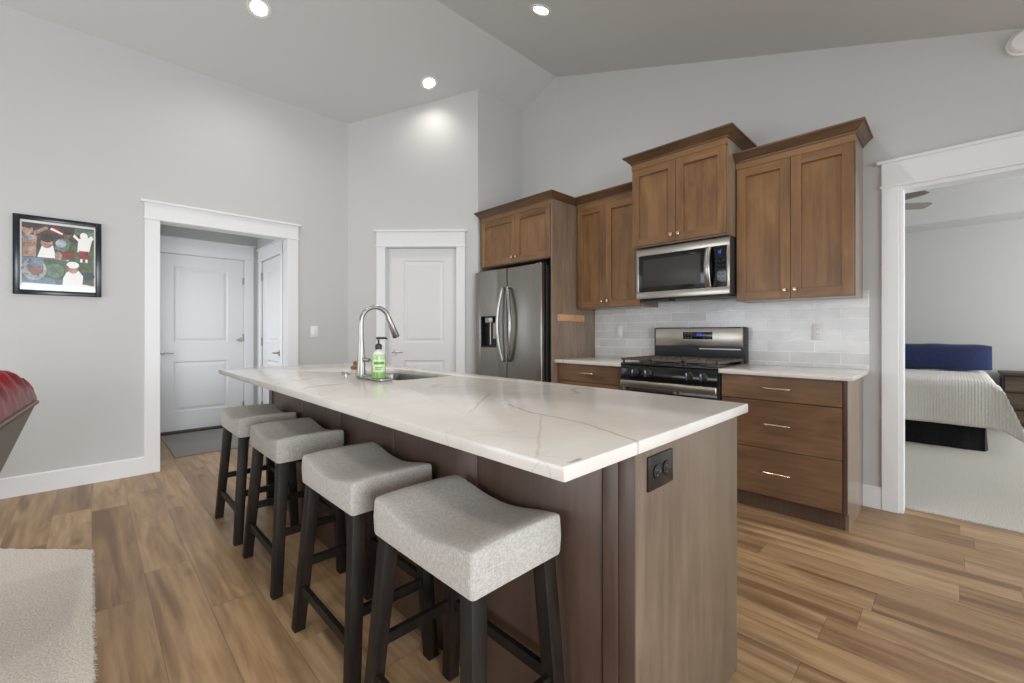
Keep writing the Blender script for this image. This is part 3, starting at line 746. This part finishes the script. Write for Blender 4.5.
# ------------------------------------------------------------------ microwave
mw = thing('microwave_oven', 'stainless over-the-range microwave with a curved handle', 'microwave', (3.5, 1.495, 1.435))
Y0, Y1, MX = 1.126, 1.867, 3.292
b = B(); b.box(MX+.02, XK-.012, Y0+.002, Y1-.002, 1.442, 1.858, .003); obj('body', b, M_dark, mw)
b = B(); b.box(MX, MX+.022, Y0, Y1, 1.795, 1.858, .003); b.box(MX, MX+.022, Y0, Y1, 1.440, 1.495, .003); b.box(MX+.001, MX+.022, Y0, Y0+.022, 1.49, 1.80, .002); b.box(MX+.001, MX+.022, Y1-.022, Y1, 1.49, 1.80, .002); obj('front_frame', b, M_steel, mw)
b = B(); b.box(MX+.003, MX+.021, 1.262, Y1-.023, 1.496, 1.794, .002); md = obj('door', b, M_black, mw)
b = B(); b.box(MX+.0015, MX+.004, 1.335, Y1-.060, 1.535, 1.760, .001); obj('door_window', b, mat('mesh_glass', (50, 48, 46), .4), md)
b = B(); b.box(MX+.002, MX+.021, Y0+.023, 1.260, 1.496, 1.794, .002); mp = obj('control_panel', b, M_black, mw)
display_digits(mp, 1.213, 1.740, .020, MX+.0018, ('bc', 'acdfeb'))
M_kd = mat('key_dim', (36, 38, 44), .5)
for r_ in range(6):
    for c_ in range(3): q = B(); q.box(MX+.0012, MX+.0021, 1.165+c_*.026, 1.178+c_*.026, 1.52+r_*.032, 1.527+r_*.032); obj('touch_key', q, M_kd, mp)
pts = [(MX+.004, 1.272, 1.50)] + [(MX-.012-.034*math.sin(PI*k/12), 1.272, 1.502+.288*k/12) for k in range(13)] + [(MX+.004, 1.272, 1.792)]
b = B(); b.tube(pts, .021, 14, flat=.45); obj('handle', b, M_chrome, md)
b = B(); b.box(MX+.03, XK-.05, Y0+.02, Y1-.02, 1.432, 1.443, .002); b.box(MX+.04, MX+.16, 1.60, 1.82, 1.420, 1.434, .002); obj('vent_grille', b, M_blackp, mw)

# ------------------------------------------------------------------ refrigerator
rf = thing('refrigerator', 'stainless side-by-side refrigerator with a water dispenser', 'refrigerator', (3.3, 3.1, 0))
RY0, RY1, RX, SP = 2.634, 3.575, 2.950, 3.090
b = B(); b.box(RX+.075, XK-.03, RY0+.004, RY1-.004, .03, 1.79, .004); b.box(RX+.02, RX+.09, RY0+.01, RY1-.01, .0, .06); obj('body', b, M_dark, rf)
for y0, y1, nm in ((RY0, SP-.004, 'door'), (SP+.004, RY1, 'door')):
    q = B()
    if y0 < SP: q.box(RX, RX+.070, y0, y1, .065, 1.80, .010, 3)
    else:
        d0, d1, dz0, dz1 = 3.245, 3.485, 1.008, 1.332
        q.box(RX, RX+.07, y0, d0, .065, 1.80, .006, 2); q.box(RX, RX+.07, d1, y1, .065, 1.80, .006, 2); q.box(RX, RX+.07, d0-.006, d1+.006, .065, dz0); q.box(RX, RX+.07, d0-.006, d1+.006, dz1, 1.80)
    dd = obj('door', q, [M_fridge], rf)
    s = -1 if y0 < SP else 1
    hy = SP + s*.038
    pts = [(RX+.004, hy+s*.0, .885)]
    for k in range(17):
        t = k/16; a = math.sin(PI*t); pts.append((RX-.026-.022*a, hy+s*.052*a, .888+.712*t))
    pts.append((RX+.004, hy, 1.603))
    q = B(); q.tube(pts, .016, 12); obj('handle', q, M_chrome, dd)
    if s > 0:
        q = B(); q.box(RX+.055, RX+.069, d0, d1, dz0, dz1); q.box(RX+.001, RX+.06, d0, d0+.008, dz0, dz1); q.box(RX+.001, RX+.06, d1-.008, d1, dz0, dz1); q.box(RX+.001, RX+.06, d0, d1, dz1-.008, dz1); q.box(RX+.001, RX+.06, d0, d1, dz0, dz0+.012)
        obj('dispenser_recess', q, M_blackp, dd)
        q = B(); q.box(RX+.012, RX+.05, d0+.07, d1-.05, dz1-.07, dz1-.01, .008); q.tube([(RX+.03, d1-.12, dz0+.03), (RX+.03, d1-.12, dz1-.05)], .006, 8); obj('dispenser_nozzle', q, M_chrome, dd)
        q = B(); q.box(RX+.034, RX+.05, d0+.018, d0+.088, dz0+.09, dz1-.07, .004); obj('dispenser_paddle', q, mat('paddle_grey', (170, 166, 158), .4), dd)
b = B(); b.box(RX+.03, RX+.12, RY0+.03, RY0+.10, 1.79, 1.815, .004); obj('hinge_cover', b, M_dark, rf)
b = B(); b.box(RX+.03, RX+.12, RY1-.10, RY1-.03, 1.79, 1.815, .004); obj('hinge_cover', b, M_dark, rf)

# ------------------------------------------------------------------ bar stools
def make_stool(label):
    t = thing('bar_stool', label, 'bar stool', (0, 0, 0), 'saddle seat stools along the island')
    hx, hy, zb, ze, dip = .151, .226, .574, .684, .030
    q = B(); bm = q.bm; nx, ny = 14, 20; V = {}
    def top(u, v):
        z = ze - dip*(math.cos(PI*v/2)**1.6 if abs(v) < 1 else 0)
        e = max(abs(u), abs(v)**1.0)
        z += .004*(1-u*u) - .002*abs(u)**6
        return z
    rings = []
    # rounded-rectangle rings: base, sides, shoulders, then inward over the top
    def ring(sc_off, zfun, r=.010):
        P = rrect(-hx+sc_off, hx-sc_off, -hy+sc_off, hy-sc_off, max(r-sc_off*.6, .006), 3)
        out = []
        n_ = len(P)
        # add points along the long sides so that the saddle curve is followed
        dense = []
        for i in range(n_):
            a = Vector(P[i]); c = Vector(P[(i+1) % n_]); L = (c-a).length; m_ = max(1, int(L/.03))
            for k in range(m_): dense.append(a.lerp(c, k/m_))
        return [(p.x, p.y, zfun(p.x/hx, p.y/hy)) for p in dense]
    def res(off, zf, npts):
        # resample every ring to the same count by angle-free index
        R = ring(off, zf); return R
    base = ring(0, lambda u, v: zb)
    nP = len(base)
    def follow(off, dz, k):
        out = []
        for (x, y, _) in base:
            X, Y = x*(hx-off)/hx, y*(hy-off)/hy
            out.append((X, Y, zb+(top(X/hx, Y/hy)-dz-zb)*k))
        return out
    rings = [follow(.012, 0, 0), follow(.002, 0, .03), follow(0, 0, .10), follow(-.002, 0, .5), follow(0, .010, 1), follow(.002, .004, 1), follow(.006, .001, 1)]
    for f in (.10, .2, .35, .5, .65, .8, .92):
        out = []
        for (x, y, _) in base:
            X, Y = x*(1-.07)*(1-f), y*(1-.05)*(1-f); out.append((X, Y, top(X/hx, Y/hy)))
        rings.append(out)
    q.loops(rings, True, True, True)
    obj('seat', q, M_seat, t, smooth=50)
    q = B(); q.box(-.125, .125, -.195, .195, .558, .580); fr = obj('seat_frame', q, M_leg, t)
    tx, ty, fxx, fyy, s_ = .118, .190, .158, .240, .019
    def legc(sx_, sy_, z): k = 1-z/.585; return (sx_*(tx+((fxx if sx_ < 0 else .134)-tx)*k), sy_*(ty+(fyy-ty)*k))
    for sx_ in (-1, 1):
        for sy_ in (-1, 1):
            q = B(); R = []
            for z, hw in ((0, .0205), (.585, .0225)):
                cx, cy = legc(sx_, sy_, z); R.append([(cx+a*hw, cy+c*hw, z) for a, c in ((-1, -1), (1, -1), (1, 1), (-1, 1))])
            q.loops(R); bmesh.ops.bevel(q.bm, geom=q.bm.edges[:], offset=.0025, segments=2, affect='EDGES', profile=.5)
            obj('leg', q, M_leg, t)
    for sy_ in (-1, 1):
        z = .262; a = legc(-1, sy_, z); c = legc(1, sy_, z)
        q = B(); q.box(a[0]+.012, c[0]-.012, a[1]-.010, a[1]+.010, z-.016, z+.016, .002, 1); obj('stretcher', q, M_leg, t)
    for sx_, z in ((-1, .165), (1, .262)):
        a = legc(sx_, -1, z); c = legc(sx_, 1, z)
        q = B(); q.box(a[0]-.010, a[0]+.010, a[1]+.012, c[1]-.012, z-.016, z+.016, .002, 1); obj('stretcher', q, M_leg, t)
    return t
st = make_stool('grey saddle bar stool nearest the outlet end of the island')
st.location = (.738, .948, 0)
dup(st, (.742, 1.552, 0), 'second grey saddle bar stool from the outlet end of the island')
dup(st, (.744, 2.318, 0), 'third grey saddle bar stool from the outlet end of the island')
dup(st, (.740, 2.985, 0), 'grey saddle bar stool nearest the entry doorway')

# ------------------------------------------------------------------ recessed ceiling lights, detector
M_lens = mat('lamp_lens', (255, 250, 240), .4, emit=(255, 246, 232), estr=14)
def can(label, x, y, side, watts=33):
    z = zl(y) if side == 'L' else zr(y)
    nrm = Vector((0, SLL, 1)).normalized() if side == 'L' else Vector((0, -SLR, 1)).normalized()
    t = thing('recessed_light', label, 'ceiling light', (x, y, z), 'recessed ceiling lights')
    rot = nrm.to_track_quat('Z', 'Y').to_matrix().to_4x4(); MM = Matrix.Translation((x, y, z)) @ rot
    q = B(); q.lathe((0, 0, 0), [(.058, -.001), (.064, -.006), (.086, -.005), (.088, 0), (.05, .0)], 28, cap=False); obj('trim_ring', q, M_white, t, MM)
    q = B(); q.lathe((0, 0, 0), [(.060, -.001), (.052, -.004), (0, -.0045)], 28, cap=False); obj('lens', q, M_lens, t, MM)
    d = bpy.data.lights.new('lamp', 'SPOT'); d.energy = watts; d.spot_size = math.radians(140); d.spot_blend = 1; d.shadow_soft_size = .05; d.color = (1, .95, .88)
    l = bpy.data.objects.new('lamp', d); C.objects.link(l); l.parent = t; l.location = (0, 0, -.03)
can('round recessed light nearest the picture wall, high on the left slope', .962, 3.856, 'L')
can('round recessed light just in front of the pantry wall', 2.521, 3.81, 'L', 13)
can('round recessed light over the range side of the ceiling ridge', 2.58, 2.306, 'R')
can('added unseen recessed light over the stool side of the island', .962, 2.306, 'R')  # cans from here on are out of view, added to brighten floor and counters
can('added unseen recessed light in front of the bedroom doorway', 2.58, .80, 'R')
can('added unseen recessed light over the near end of the stools', .962, .80, 'R')
can('added unseen recessed light over the red chair', -.66, 2.306, 'R')
can('added unseen recessed light over the open end of the rug', -.66, .80, 'R')
dt = thing('smoke_detector', 'white round detector high on the wall above the bedroom doorway', 'smoke detector', (XK, -.277, 2.77))
b = B(); b.lathe((XK-.0005, -.277, 2.77), [(0, 0), (.073, 0), (.074, -.010), (.070, -.018), (0, -.018)], 32, 'X'); obj('base', b, M_white, dt)
b = B(); b.lathe((XK-.018, -.277, 2.77), [(.060, 0), (.059, -.016), (.050, -.026), (0, -.030)], 32, 'X'); obj('cover', b, M_white, dt)

# switch beside the entry doorway
ls = thing('light_switch', 'white switch plate on the wall right of the entry doorway', 'light switch', (1.672, YL, 1.172))
b = B(); b.box(1.634, 1.710, YL-.006, YL-.0002, 1.115, 1.230, .003); obj('cover_plate', b, M_white, ls)
b = B(); b.box(1.656, 1.688, YL-.011, YL-.005, 1.140, 1.205, .002); obj('rocker', b, M_white, ls)

# ------------------------------------------------------------------ framed collage on the left wall
PX0, PX1, PZ0, PZ1 = -.387, .067, 1.434, 2.004
pf = thing('picture_frame', 'black framed photo collage of children on the left wall', 'picture', (-.16, YL, 1.434))
b = B(); fw = .034
for x0, x1, z0, z1 in ((PX0, PX0+fw, PZ0, PZ1), (PX1-fw, PX1, PZ0, PZ1), (PX0+fw-.001, PX1-fw+.001, PZ1-fw, PZ1), (PX0+fw-.001, PX1-fw+.001, PZ0, PZ0+fw)):
    b.box(x0, x1, YL-.024, YL-.0005, z0, z1, .003)
obj('frame', b, mat('frame_black', (26, 30, 40), .25), pf)
CM = [mat('print_%d' % i, c, .35, coat=.6) for i, c in enumerate([(232, 230, 226), (78, 74, 72), (86, 112, 60), (126, 150, 176), (206, 164, 142), (172, 34, 40), (240, 238, 236), (66, 48, 40), (120, 150, 130), (196, 200, 214), (150, 116, 96), (52, 66, 84)])]
for m_ in [m for k_, m in enumerate(CM) if k_ not in (0, 6)]:
    nm = N(m_); base = tuple(m_.node_tree.nodes['Principled BSDF'].inputs['Base Color'].default_value)
    a_ = nm.noise(nm.obj(), 46, 4, .65, 1.2); b_ = nm.noise(nm.obj(), 15, 3, .6, .8)
    nm.col(nm.mix(1.0, base, nm.mix(.5, nm.ramp(a_, [(.36, (120, 116, 112)), (.62, (255, 255, 255))]), nm.ramp(b_, [(.4, (150, 146, 150)), (.6, (255, 252, 246))])), 'MULTIPLY'))
b = B(); wx0, wx1, wz0, wz1 = PX0+fw-.004, PX1-fw+.004, PZ0+fw-.004, PZ1-fw+.004
layer = [0]
def pt(u, v): return (wx0+u*(wx1-wx0), wz0+v*(wz1-wz0))
def poly(P, mi):
    layer[0] += 1; y = YL-.006-layer[0]*.00006
    b.face([(pt(u, v)[0], y, pt(u, v)[1]) for u, v in P][::1], mi)
def ell(cu, cv, ru, rv, mi, n=18): poly([(cu+ru*math.cos(2*PI*k/n), cv+rv*math.sin(2*PI*k/n)) for k in range(n)], mi)
poly([(0, 0), (1, 0), (1, 1), (0, 1)], 0)
poly([(.03, .47), (.97, .47), (.97, .96), (.03, .96)], 1)
poly([(.62, .40), (.97, .40), (.97, .70), (.62, .74)], 2); poly([(.70, .86), (.97, .84), (.97, .94), (.70, .95)], 8)
poly([(.03, .10), (.60, .10), (.60, .47), (.03, .47)], 3); poly([(.30, .20), (.97, .10), (.97, .42), (.55, .46), (.30, .46)], 2)
ell(.45, .30, .12, .10, 8); ell(.88, .25, .10, .06, 11); ell(.18, .30, .16, .15, 9)
# upper row of children
poly([(.04, .48), (.20, .48), (.22, .78), (.04, .80)], 4); ell(.10, .86, .07, .07, 4); ell(.10, .91, .07, .035, 1); ell(.11, .75, .08, .04, 9)
poly([(.22, .48), (.46, .48), (.42, .66), (.28, .66)], 6); ell(.34, .70, .075, .085, 4); ell(.34, .76, .085, .06, 7); poly([(.18, .78), (.36, .90), (.34, .93), (.17, .84)], 4)
poly([(.36, .88), (.54, .80), (.57, .87), (.42, .95)], 5); poly([(.38, .89), (.54, .83), (.55, .85), (.40, .92)], 6)
poly([(.44, .62), (.60, .56), (.66, .74), (.58, .80), (.48, .76)], 8); ell(.61, .83, .055, .06, 10); ell(.61, .87, .055, .035, 7); ell(.52, .70, .07, .06, 9)
poly([(.50, .48), (.70, .50), (.68, .60), (.54, .58)], 5); ell(.49, .52, .05, .06, 4)
poly([(.74, .60), (.90, .60), (.94, .78), (.97, .82), (.93, .86), (.86, .80), (.76, .80), (.70, .86), (.68, .82), (.75, .76)], 6); ell(.83, .84, .055, .055, 6)
poly([(.76, .50), (.90, .50), (.90, .62), (.76, .62)], 5); poly([(.78, .45), (.81, .45), (.81, .50), (.78, .50)], 6); poly([(.85, .45), (.88, .45), (.88, .50), (.85, .50)], 6)
# lower row
ell(.20, .33, .10, .11, 10); ell(.20, .40, .10, .06, 3)
poly([(.54, .04), (.80, .04), (.82, .24), (.76, .32), (.60, .30), (.55, .20)], 6); ell(.68, .35, .075, .075, 4); ell(.68, .40, .085, .05, 6); ell(.60, .34, .03, .05, 10)
poly([(.03, .03), (.46, .03), (.46, .10), (.03, .11)], 6)
obj('photo_print', b, CM, pf, smooth=0)

# ------------------------------------------------------------------ rug, doormat
q = B(); rp = [(.010, .35), (.010, 3.182), (-.72, 3.925), (-2.7, 3.925), (-2.7, .35)]
bm = q.bm; top_, bot_ = [], []
for i in range(len(rp)):
    a, c = Vector(rp[i]), Vector(rp[(i+1) % len(rp)]); n_ = int((c-a).length/.007)
    for k in range(n_):
        p = a.lerp(c, k/n_); d = (c-a).normalized(); nn = Vector((-d.y, d.x))
        j = random.uniform(-.006, .004); top_.append((p.x+nn.x*j, p.y+nn.y*j, .013)); bot_.append((p.x+nn.x*j*1.8, p.y+nn.y*j*1.8, .001))
q.loops([bot_, top_], True, True, True)
for k in range(230):                                       # loose fringe along the open edge
    y = .9+k*.0100; q.tube([(.006, y, .010), (.014+random.uniform(0, .008), y+random.uniform(-.006, .006), .004)], [.0025, .0012], 4)
tag(obj('area_rug', q, M_rug, smooth=0), 'cream cut-pile rug with an angled corner under the red chair', 'rug')
b = B(); b.box(.565, 1.40, 5.03, 6.17, .0005, .010, .003)
tag(obj('door_mat', b, M_mat), 'flat grey mat on the floor inside the entry door', 'mat')

# ------------------------------------------------------------------ red armchair (back and crest in view)
ac = thing('armchair', 'red tufted leather chair with nailhead trim by the left wall', 'armchair', (-.55, 2.40, 0.013))
AY0, AY1 = 1.98, 2.83
def backx(z): return -.165 - (.86-z)*.36             # raked outer back
b = B()
R = []
for z in (.36, .50, .65, .80, .862):
    R.append([(backx(z), AY0+.01, z), (backx(z), AY1-.01, z), (backx(z)-.05, AY1-.006, z), (backx(z)-.05, AY0+.006, z)])
b.loops(R); obj('outer_back', b, M_taupe, ac)
# tufted inner back rolling over the top
q = B(); nu, nv = 44, 34; G = []
for i in range(nu+1):
    t = i/nu; y = AY0-.002+(AY1-AY0+.004)*t; row = []
    cr = .105*math.sin(PI*t)**.6
    for j in range(nv+1):
        s = j/nv
        if s < .34:                                    # crest roll: from the nail line up and over
            a = s/.34*PI; rr_ = .075
            x = -.168-.085+.085*math.cos(a); z = .864+(cr+.02)*math.sin(a*.5) + .055*math.sin(a)
            tz = 1
        else:
            k = (s-.34)/.66; x = -.34-.24*k+.0; z = .855+(cr+.02)*(1-k)-.40*k
        # diamond tufts
        uu = t*5; vv = s*4.2; sh = .5 if int(math.floor(vv)) % 2 else 0
        du = (uu+sh) % 1-.5; dv = vv % 1-.5; d2 = math.hypot(du, dv); puff = .030*(1-math.exp(-(d2/.0+0) if False else 0)) if False else .028*min(1, (abs(abs(du)-abs(dv))*2.2+.15))*min(1, d2*2.5+.1)
        if s < .05 or t < .02 or t > .98: puff *= .2
        row.append(Vector((x - (puff if s >= .34 else -puff*.3), y, z + (puff if s < .34 else puff*.2))))
    G.append(row)
bm = q.bm; VV = [[bm.verts.new(p) for p in r] for r in G]
for i in range(nu):
    for j in range(nv): bm.faces.new((VV[i][j], VV[i+1][j], VV[i+1][j+1], VV[i][j+1]))
for i in (0, nu):
    f = bm.faces.new([VV[i][j] for j in range(nv+1)] )
bmesh.ops.recalc_face_normals(bm, faces=bm.faces[:])
obj('backrest', q, M_red, ac, smooth=60)
q = B()
for k in range(44):
    y = AY0+.012+(AY1-AY0-.024)*k/43; q.lathe((backx(.853)+.001, y, .853), [(.0085, -.001), (.007, .005), (0, .008)], 8, 'X')
for k in range(22):
    z = .40+.44*k/21; q.lathe((backx(z)-.014, AY1-.008, z), [(.007, 0), (.005, .004), (0, .005)], 8, 'Y')
obj('nailhead_trim', q, M_brass, ac)
b = B(); b.box(-1.02, -.45, AY0+.13, AY1-.13, .30, .47, .04, 4); obj('seat', b, M_red, ac)
b = B(); b.box(-.99, -.44, AY0+.02, AY1-.02, .17, .31, .015); obj('seat_rail', b, M_taupe, ac)
for y0, y1 in ((AY0, AY0+.135), (AY1-.135, AY1)):
    b = B(); b.box(-.98, -.42, y0+.01, y1-.01, .20, .56, .02); b.tube([(-1.0, (y0+y1)/2, .57), (-.40, (y0+y1)/2, .59)], .078, 18); obj('armrest', b, M_red, ac)
for x in (-.94, -.50):
    for y in (AY0+.07, AY1-.07):
        b = B(); b.lathe((x, y, 0.014), [(0, 0), (.016, 0), (.026, .16), (0, .16)], 14); obj('leg', b, M_leg, ac)

th_ = math.radians(-3.6); rx_, ry_ = -.165+.55, 2.83-2.40
ac.rotation_euler = (0, 0, th_); ac.location = (-.163-(rx_*math.cos(th_)-ry_*math.sin(th_)), 2.835-(rx_*math.sin(th_)+ry_*math.cos(th_)), .013)

# ------------------------------------------------------------------ bedroom: bed, pillow, nightstand, fan
bed = thing('bed', 'bed with a charcoal skirt seen through the bedroom doorway', 'bed', (7.1, .75, 0))
b = B(); b.box(6.20, 8.14, -.20, 1.70, .33, .66, .05, 4); obj('mattress', b, M_mattress, bed)
b = B(); b.box(6.24, 8.14, -.16, 1.66, .14, .33, .01); obj('box_spring', b, M_mattress, bed)
q = B(); top_, bot_ = [], []
def skirt_pt(s):
    L1 = 1.86; L2 = 1.9
    if s < L2: return (8.1-s, -.215, 0, -1)
    if s < L2+L1+.02: return (6.195, -.215+(s-L2), -1, 0)
    return (6.195+(s-L2-L1-.02), 1.665, 0, 1)
tot = 1.9*2+1.88; n_ = 260
for k in range(n_+1):
    x, y, nx_, ny_ = skirt_pt(tot*k/n_); wv = .008*math.sin(k*.55)+.004*math.sin(k*1.9)
    top_.append((x+nx_*wv*.3, y+ny_*wv*.3, .34)); bot_.append((x+nx_*(wv+.012), y+ny_*(wv+.012), .012))
q.loops([bot_, top_], False, False, False); obj('bed_skirt', q, M_skirt, bed, smooth=60)
for x in (6.32, 8.0):
    for y in (-.10, 1.58):
        b = B(); b.box(x-.025, x+.025, y-.025, y+.025, .009, .15); obj('leg', b, M_dark, bed)
# bedspread draped over the mattress
q = B(); bm = q.bm; rows = []
XS0, XS1, YS0, YS1, ZT = 6.165, 8.12, -.235, 1.735, .690
nu, nv = 90, 64
def drape(u, v):
    """u: along X (0 hem at the foot .. 1 head), v: across Y (0 hem on the right side .. 1 left hem)"""
    dx = -.47+u*(XS1-XS0+.47); dy = -.47+v*(YS1-YS0+.94)
    ox = max(0, -dx); oy = max(0, -dy); oy2 = max(0, dy-(YS1-YS0))
    x = XS0+max(dx, 0); y = YS0+min(max(dy, 0), YS1-YS0); z = ZT
    def fall(o, r=.06):
        if o <= 0: return 0, 0
        L = r*PI/2
        if o < L: a = o/r; return r*math.sin(a), r*(1-math.cos(a))
        return r, r+(o-L)
    hx_, vx_ = fall(ox); hy_, vy_ = fall(oy); h2, v2 = fall(oy2)
    out = .03
    drop = max(vx_, vy_, v2)
    if ox > 0 and (oy > 0 or oy2 > 0):                 # corner flares outwards
        o2 = max(oy, oy2); d = math.hypot(vx_, max(vy_, v2)); drop = min(.64, max(vx_, max(vy_, v2))+.28*min(vx_, max(vy_, v2)))
        fl = .34*min(ox, o2)
    else: fl = 0
    x = x-hx_+.06*(ox > 0)*0 - fl*.75 - .035*vx_; y = y-hy_-fl*.9-.10*vy_ if oy > 0 else y+h2+fl*.9+.05*v2
    x += .012*math.sin(y*9)*min(1, vx_*3); y += .016*math.sin(x*8)*min(1, max(vy_, v2)*3)
    x += .06*min(1, 1) if ox > 0 else .06*max(0, 1-dx/.3) if dx < .3 else 0
    z -= drop
    if ox <= 0 and oy <= 0 and oy2 <= 0: z += .006*math.sin(x*7)*math.sin(y*6)
    return (x-.06, y, max(z, .05))
VV = [[bm.verts.new(drape(i/nu, j/nv)) for j in range(nv+1)] for i in range(nu+1)]
for i in range(nu):
    for j in range(nv): bm.faces.new((VV[i][j], VV[i][j+1], VV[i+1][j+1], VV[i+1][j]))
bmesh.ops.recalc_face_normals(bm, faces=bm.faces[:])
o = obj('bedspread', q, M_quilt, smooth=70); md_ = o.modifiers.new('thick', 'SOLIDIFY'); md_.thickness = .012; md_.offset = -1
tag(o, 'ribbed off-white bedspread draped over the bed', 'bedspread')
# navy pillow
q = B(); bm = q.bm; rings = []
PXc, PY0, PY1, PZ, PH, PT = 7.62, -.318, 1.62, .697, .325, .13
for i in range(41):
    t = i/40; y = PY0+(PY1-PY0)*t; e = 1-abs(2*t-1)**9; hh = PH/2*(.86+.14*e); tt = PT*(.18+.82*e)
    c0 = PZ+PH/2
    r = []
    for k in range(24):
        a = 2*PI*k/24; ca, sa = math.cos(a), math.sin(a)
        r.append((PXc+tt*math.copysign(abs(ca)**.9, ca)+.20*(sa*hh), y, c0+hh*math.copysign(abs(sa)**.75, sa)+.004*math.sin(t*31)))
    rings.append(r)
q.loops(rings)
tag(obj('pillow', q, M_navy, smooth=60), 'long navy blue pillow standing at the head of the bed', 'pillow')
ns_ = thing('nightstand', 'dark wood nightstand beside the bed against the far wall', 'nightstand', (7.85, -.69, 0))
b = B(); b.box(7.62, 8.12, -.99, -.385, .665, .695, .004); obj('top', b, mat('nightstand_edge', (58, 46, 38), .4), ns_)
b = B(); b.box(7.665, 8.10, -.975, -.40, .06, .665); obj('body', b, mat('nightstand_body', (34, 27, 23), .5), ns_)
for z0, z1 in ((.475, .65), (.275, .455), (.08, .255)):
    q = B(); q.box(7.648, 7.664, -.955, -.42, z0, z1, .003); d = obj('drawer', q, M_night, ns_)
    q = B(); q.lathe((7.648, -.69, (z0+z1)/2), [(.006, 0), (.006, -.014), (.014, -.018), (.012, -.028), (0, -.03)], 12, 'X'); obj('knob', q, M_dark, d)
for x in (7.69, 8.07):
    for y in (-.95, -.425):
        b = B(); b.box(x-.02, x+.02, y-.02, y+.02, .008, .062); obj('leg', b, M_leg, ns_)
cf = thing('ceiling_fan', 'pale grey ceiling fan inside the bedroom', 'ceiling fan', (5.62, .62, 2.95))
fxx_, fyy_, fzz_ = 5.62, .62, 2.42
M_blade = mat('fan_blade', (140, 137, 131), .5); M_fan = mat('fan_metal', (120, 118, 115), .35, .8)
b = B(); b.lathe((fxx_, fyy_, 2.95), [(0, 0), (.07, 0), (.06, -.05), (.016, -.06), (.016, -.44), (0, -.44)], 20); obj('downrod', b, M_fan, cf)
b = B(); b.lathe((fxx_, fyy_, fzz_), [(0, -.05), (.06, -.05), (.10, -.02), (.10, .06), (.05, .10), (0, .10)], 24); obj('motor', b, M_fan, cf)
for k in range(5):
    a = math.radians(-126+72*k); R_m = Matrix.Translation((fxx_, fyy_, fzz_)) @ Matrix.Rotation(a, 4, 'Z') @ Matrix.Rotation(math.radians(-16), 4, 'X')
    q = B(); q.prism([(.13, -.045), (.24, -.06), (.53, -.058), (.56, -.04), (.55, .045), (.50, .058), (.24, .056), (.13, .04)], 'Z', -.004, .004); q.box(.08, .17, -.02, .02, -.008, -.002); obj('blade', q, M_blade, cf, R_m)
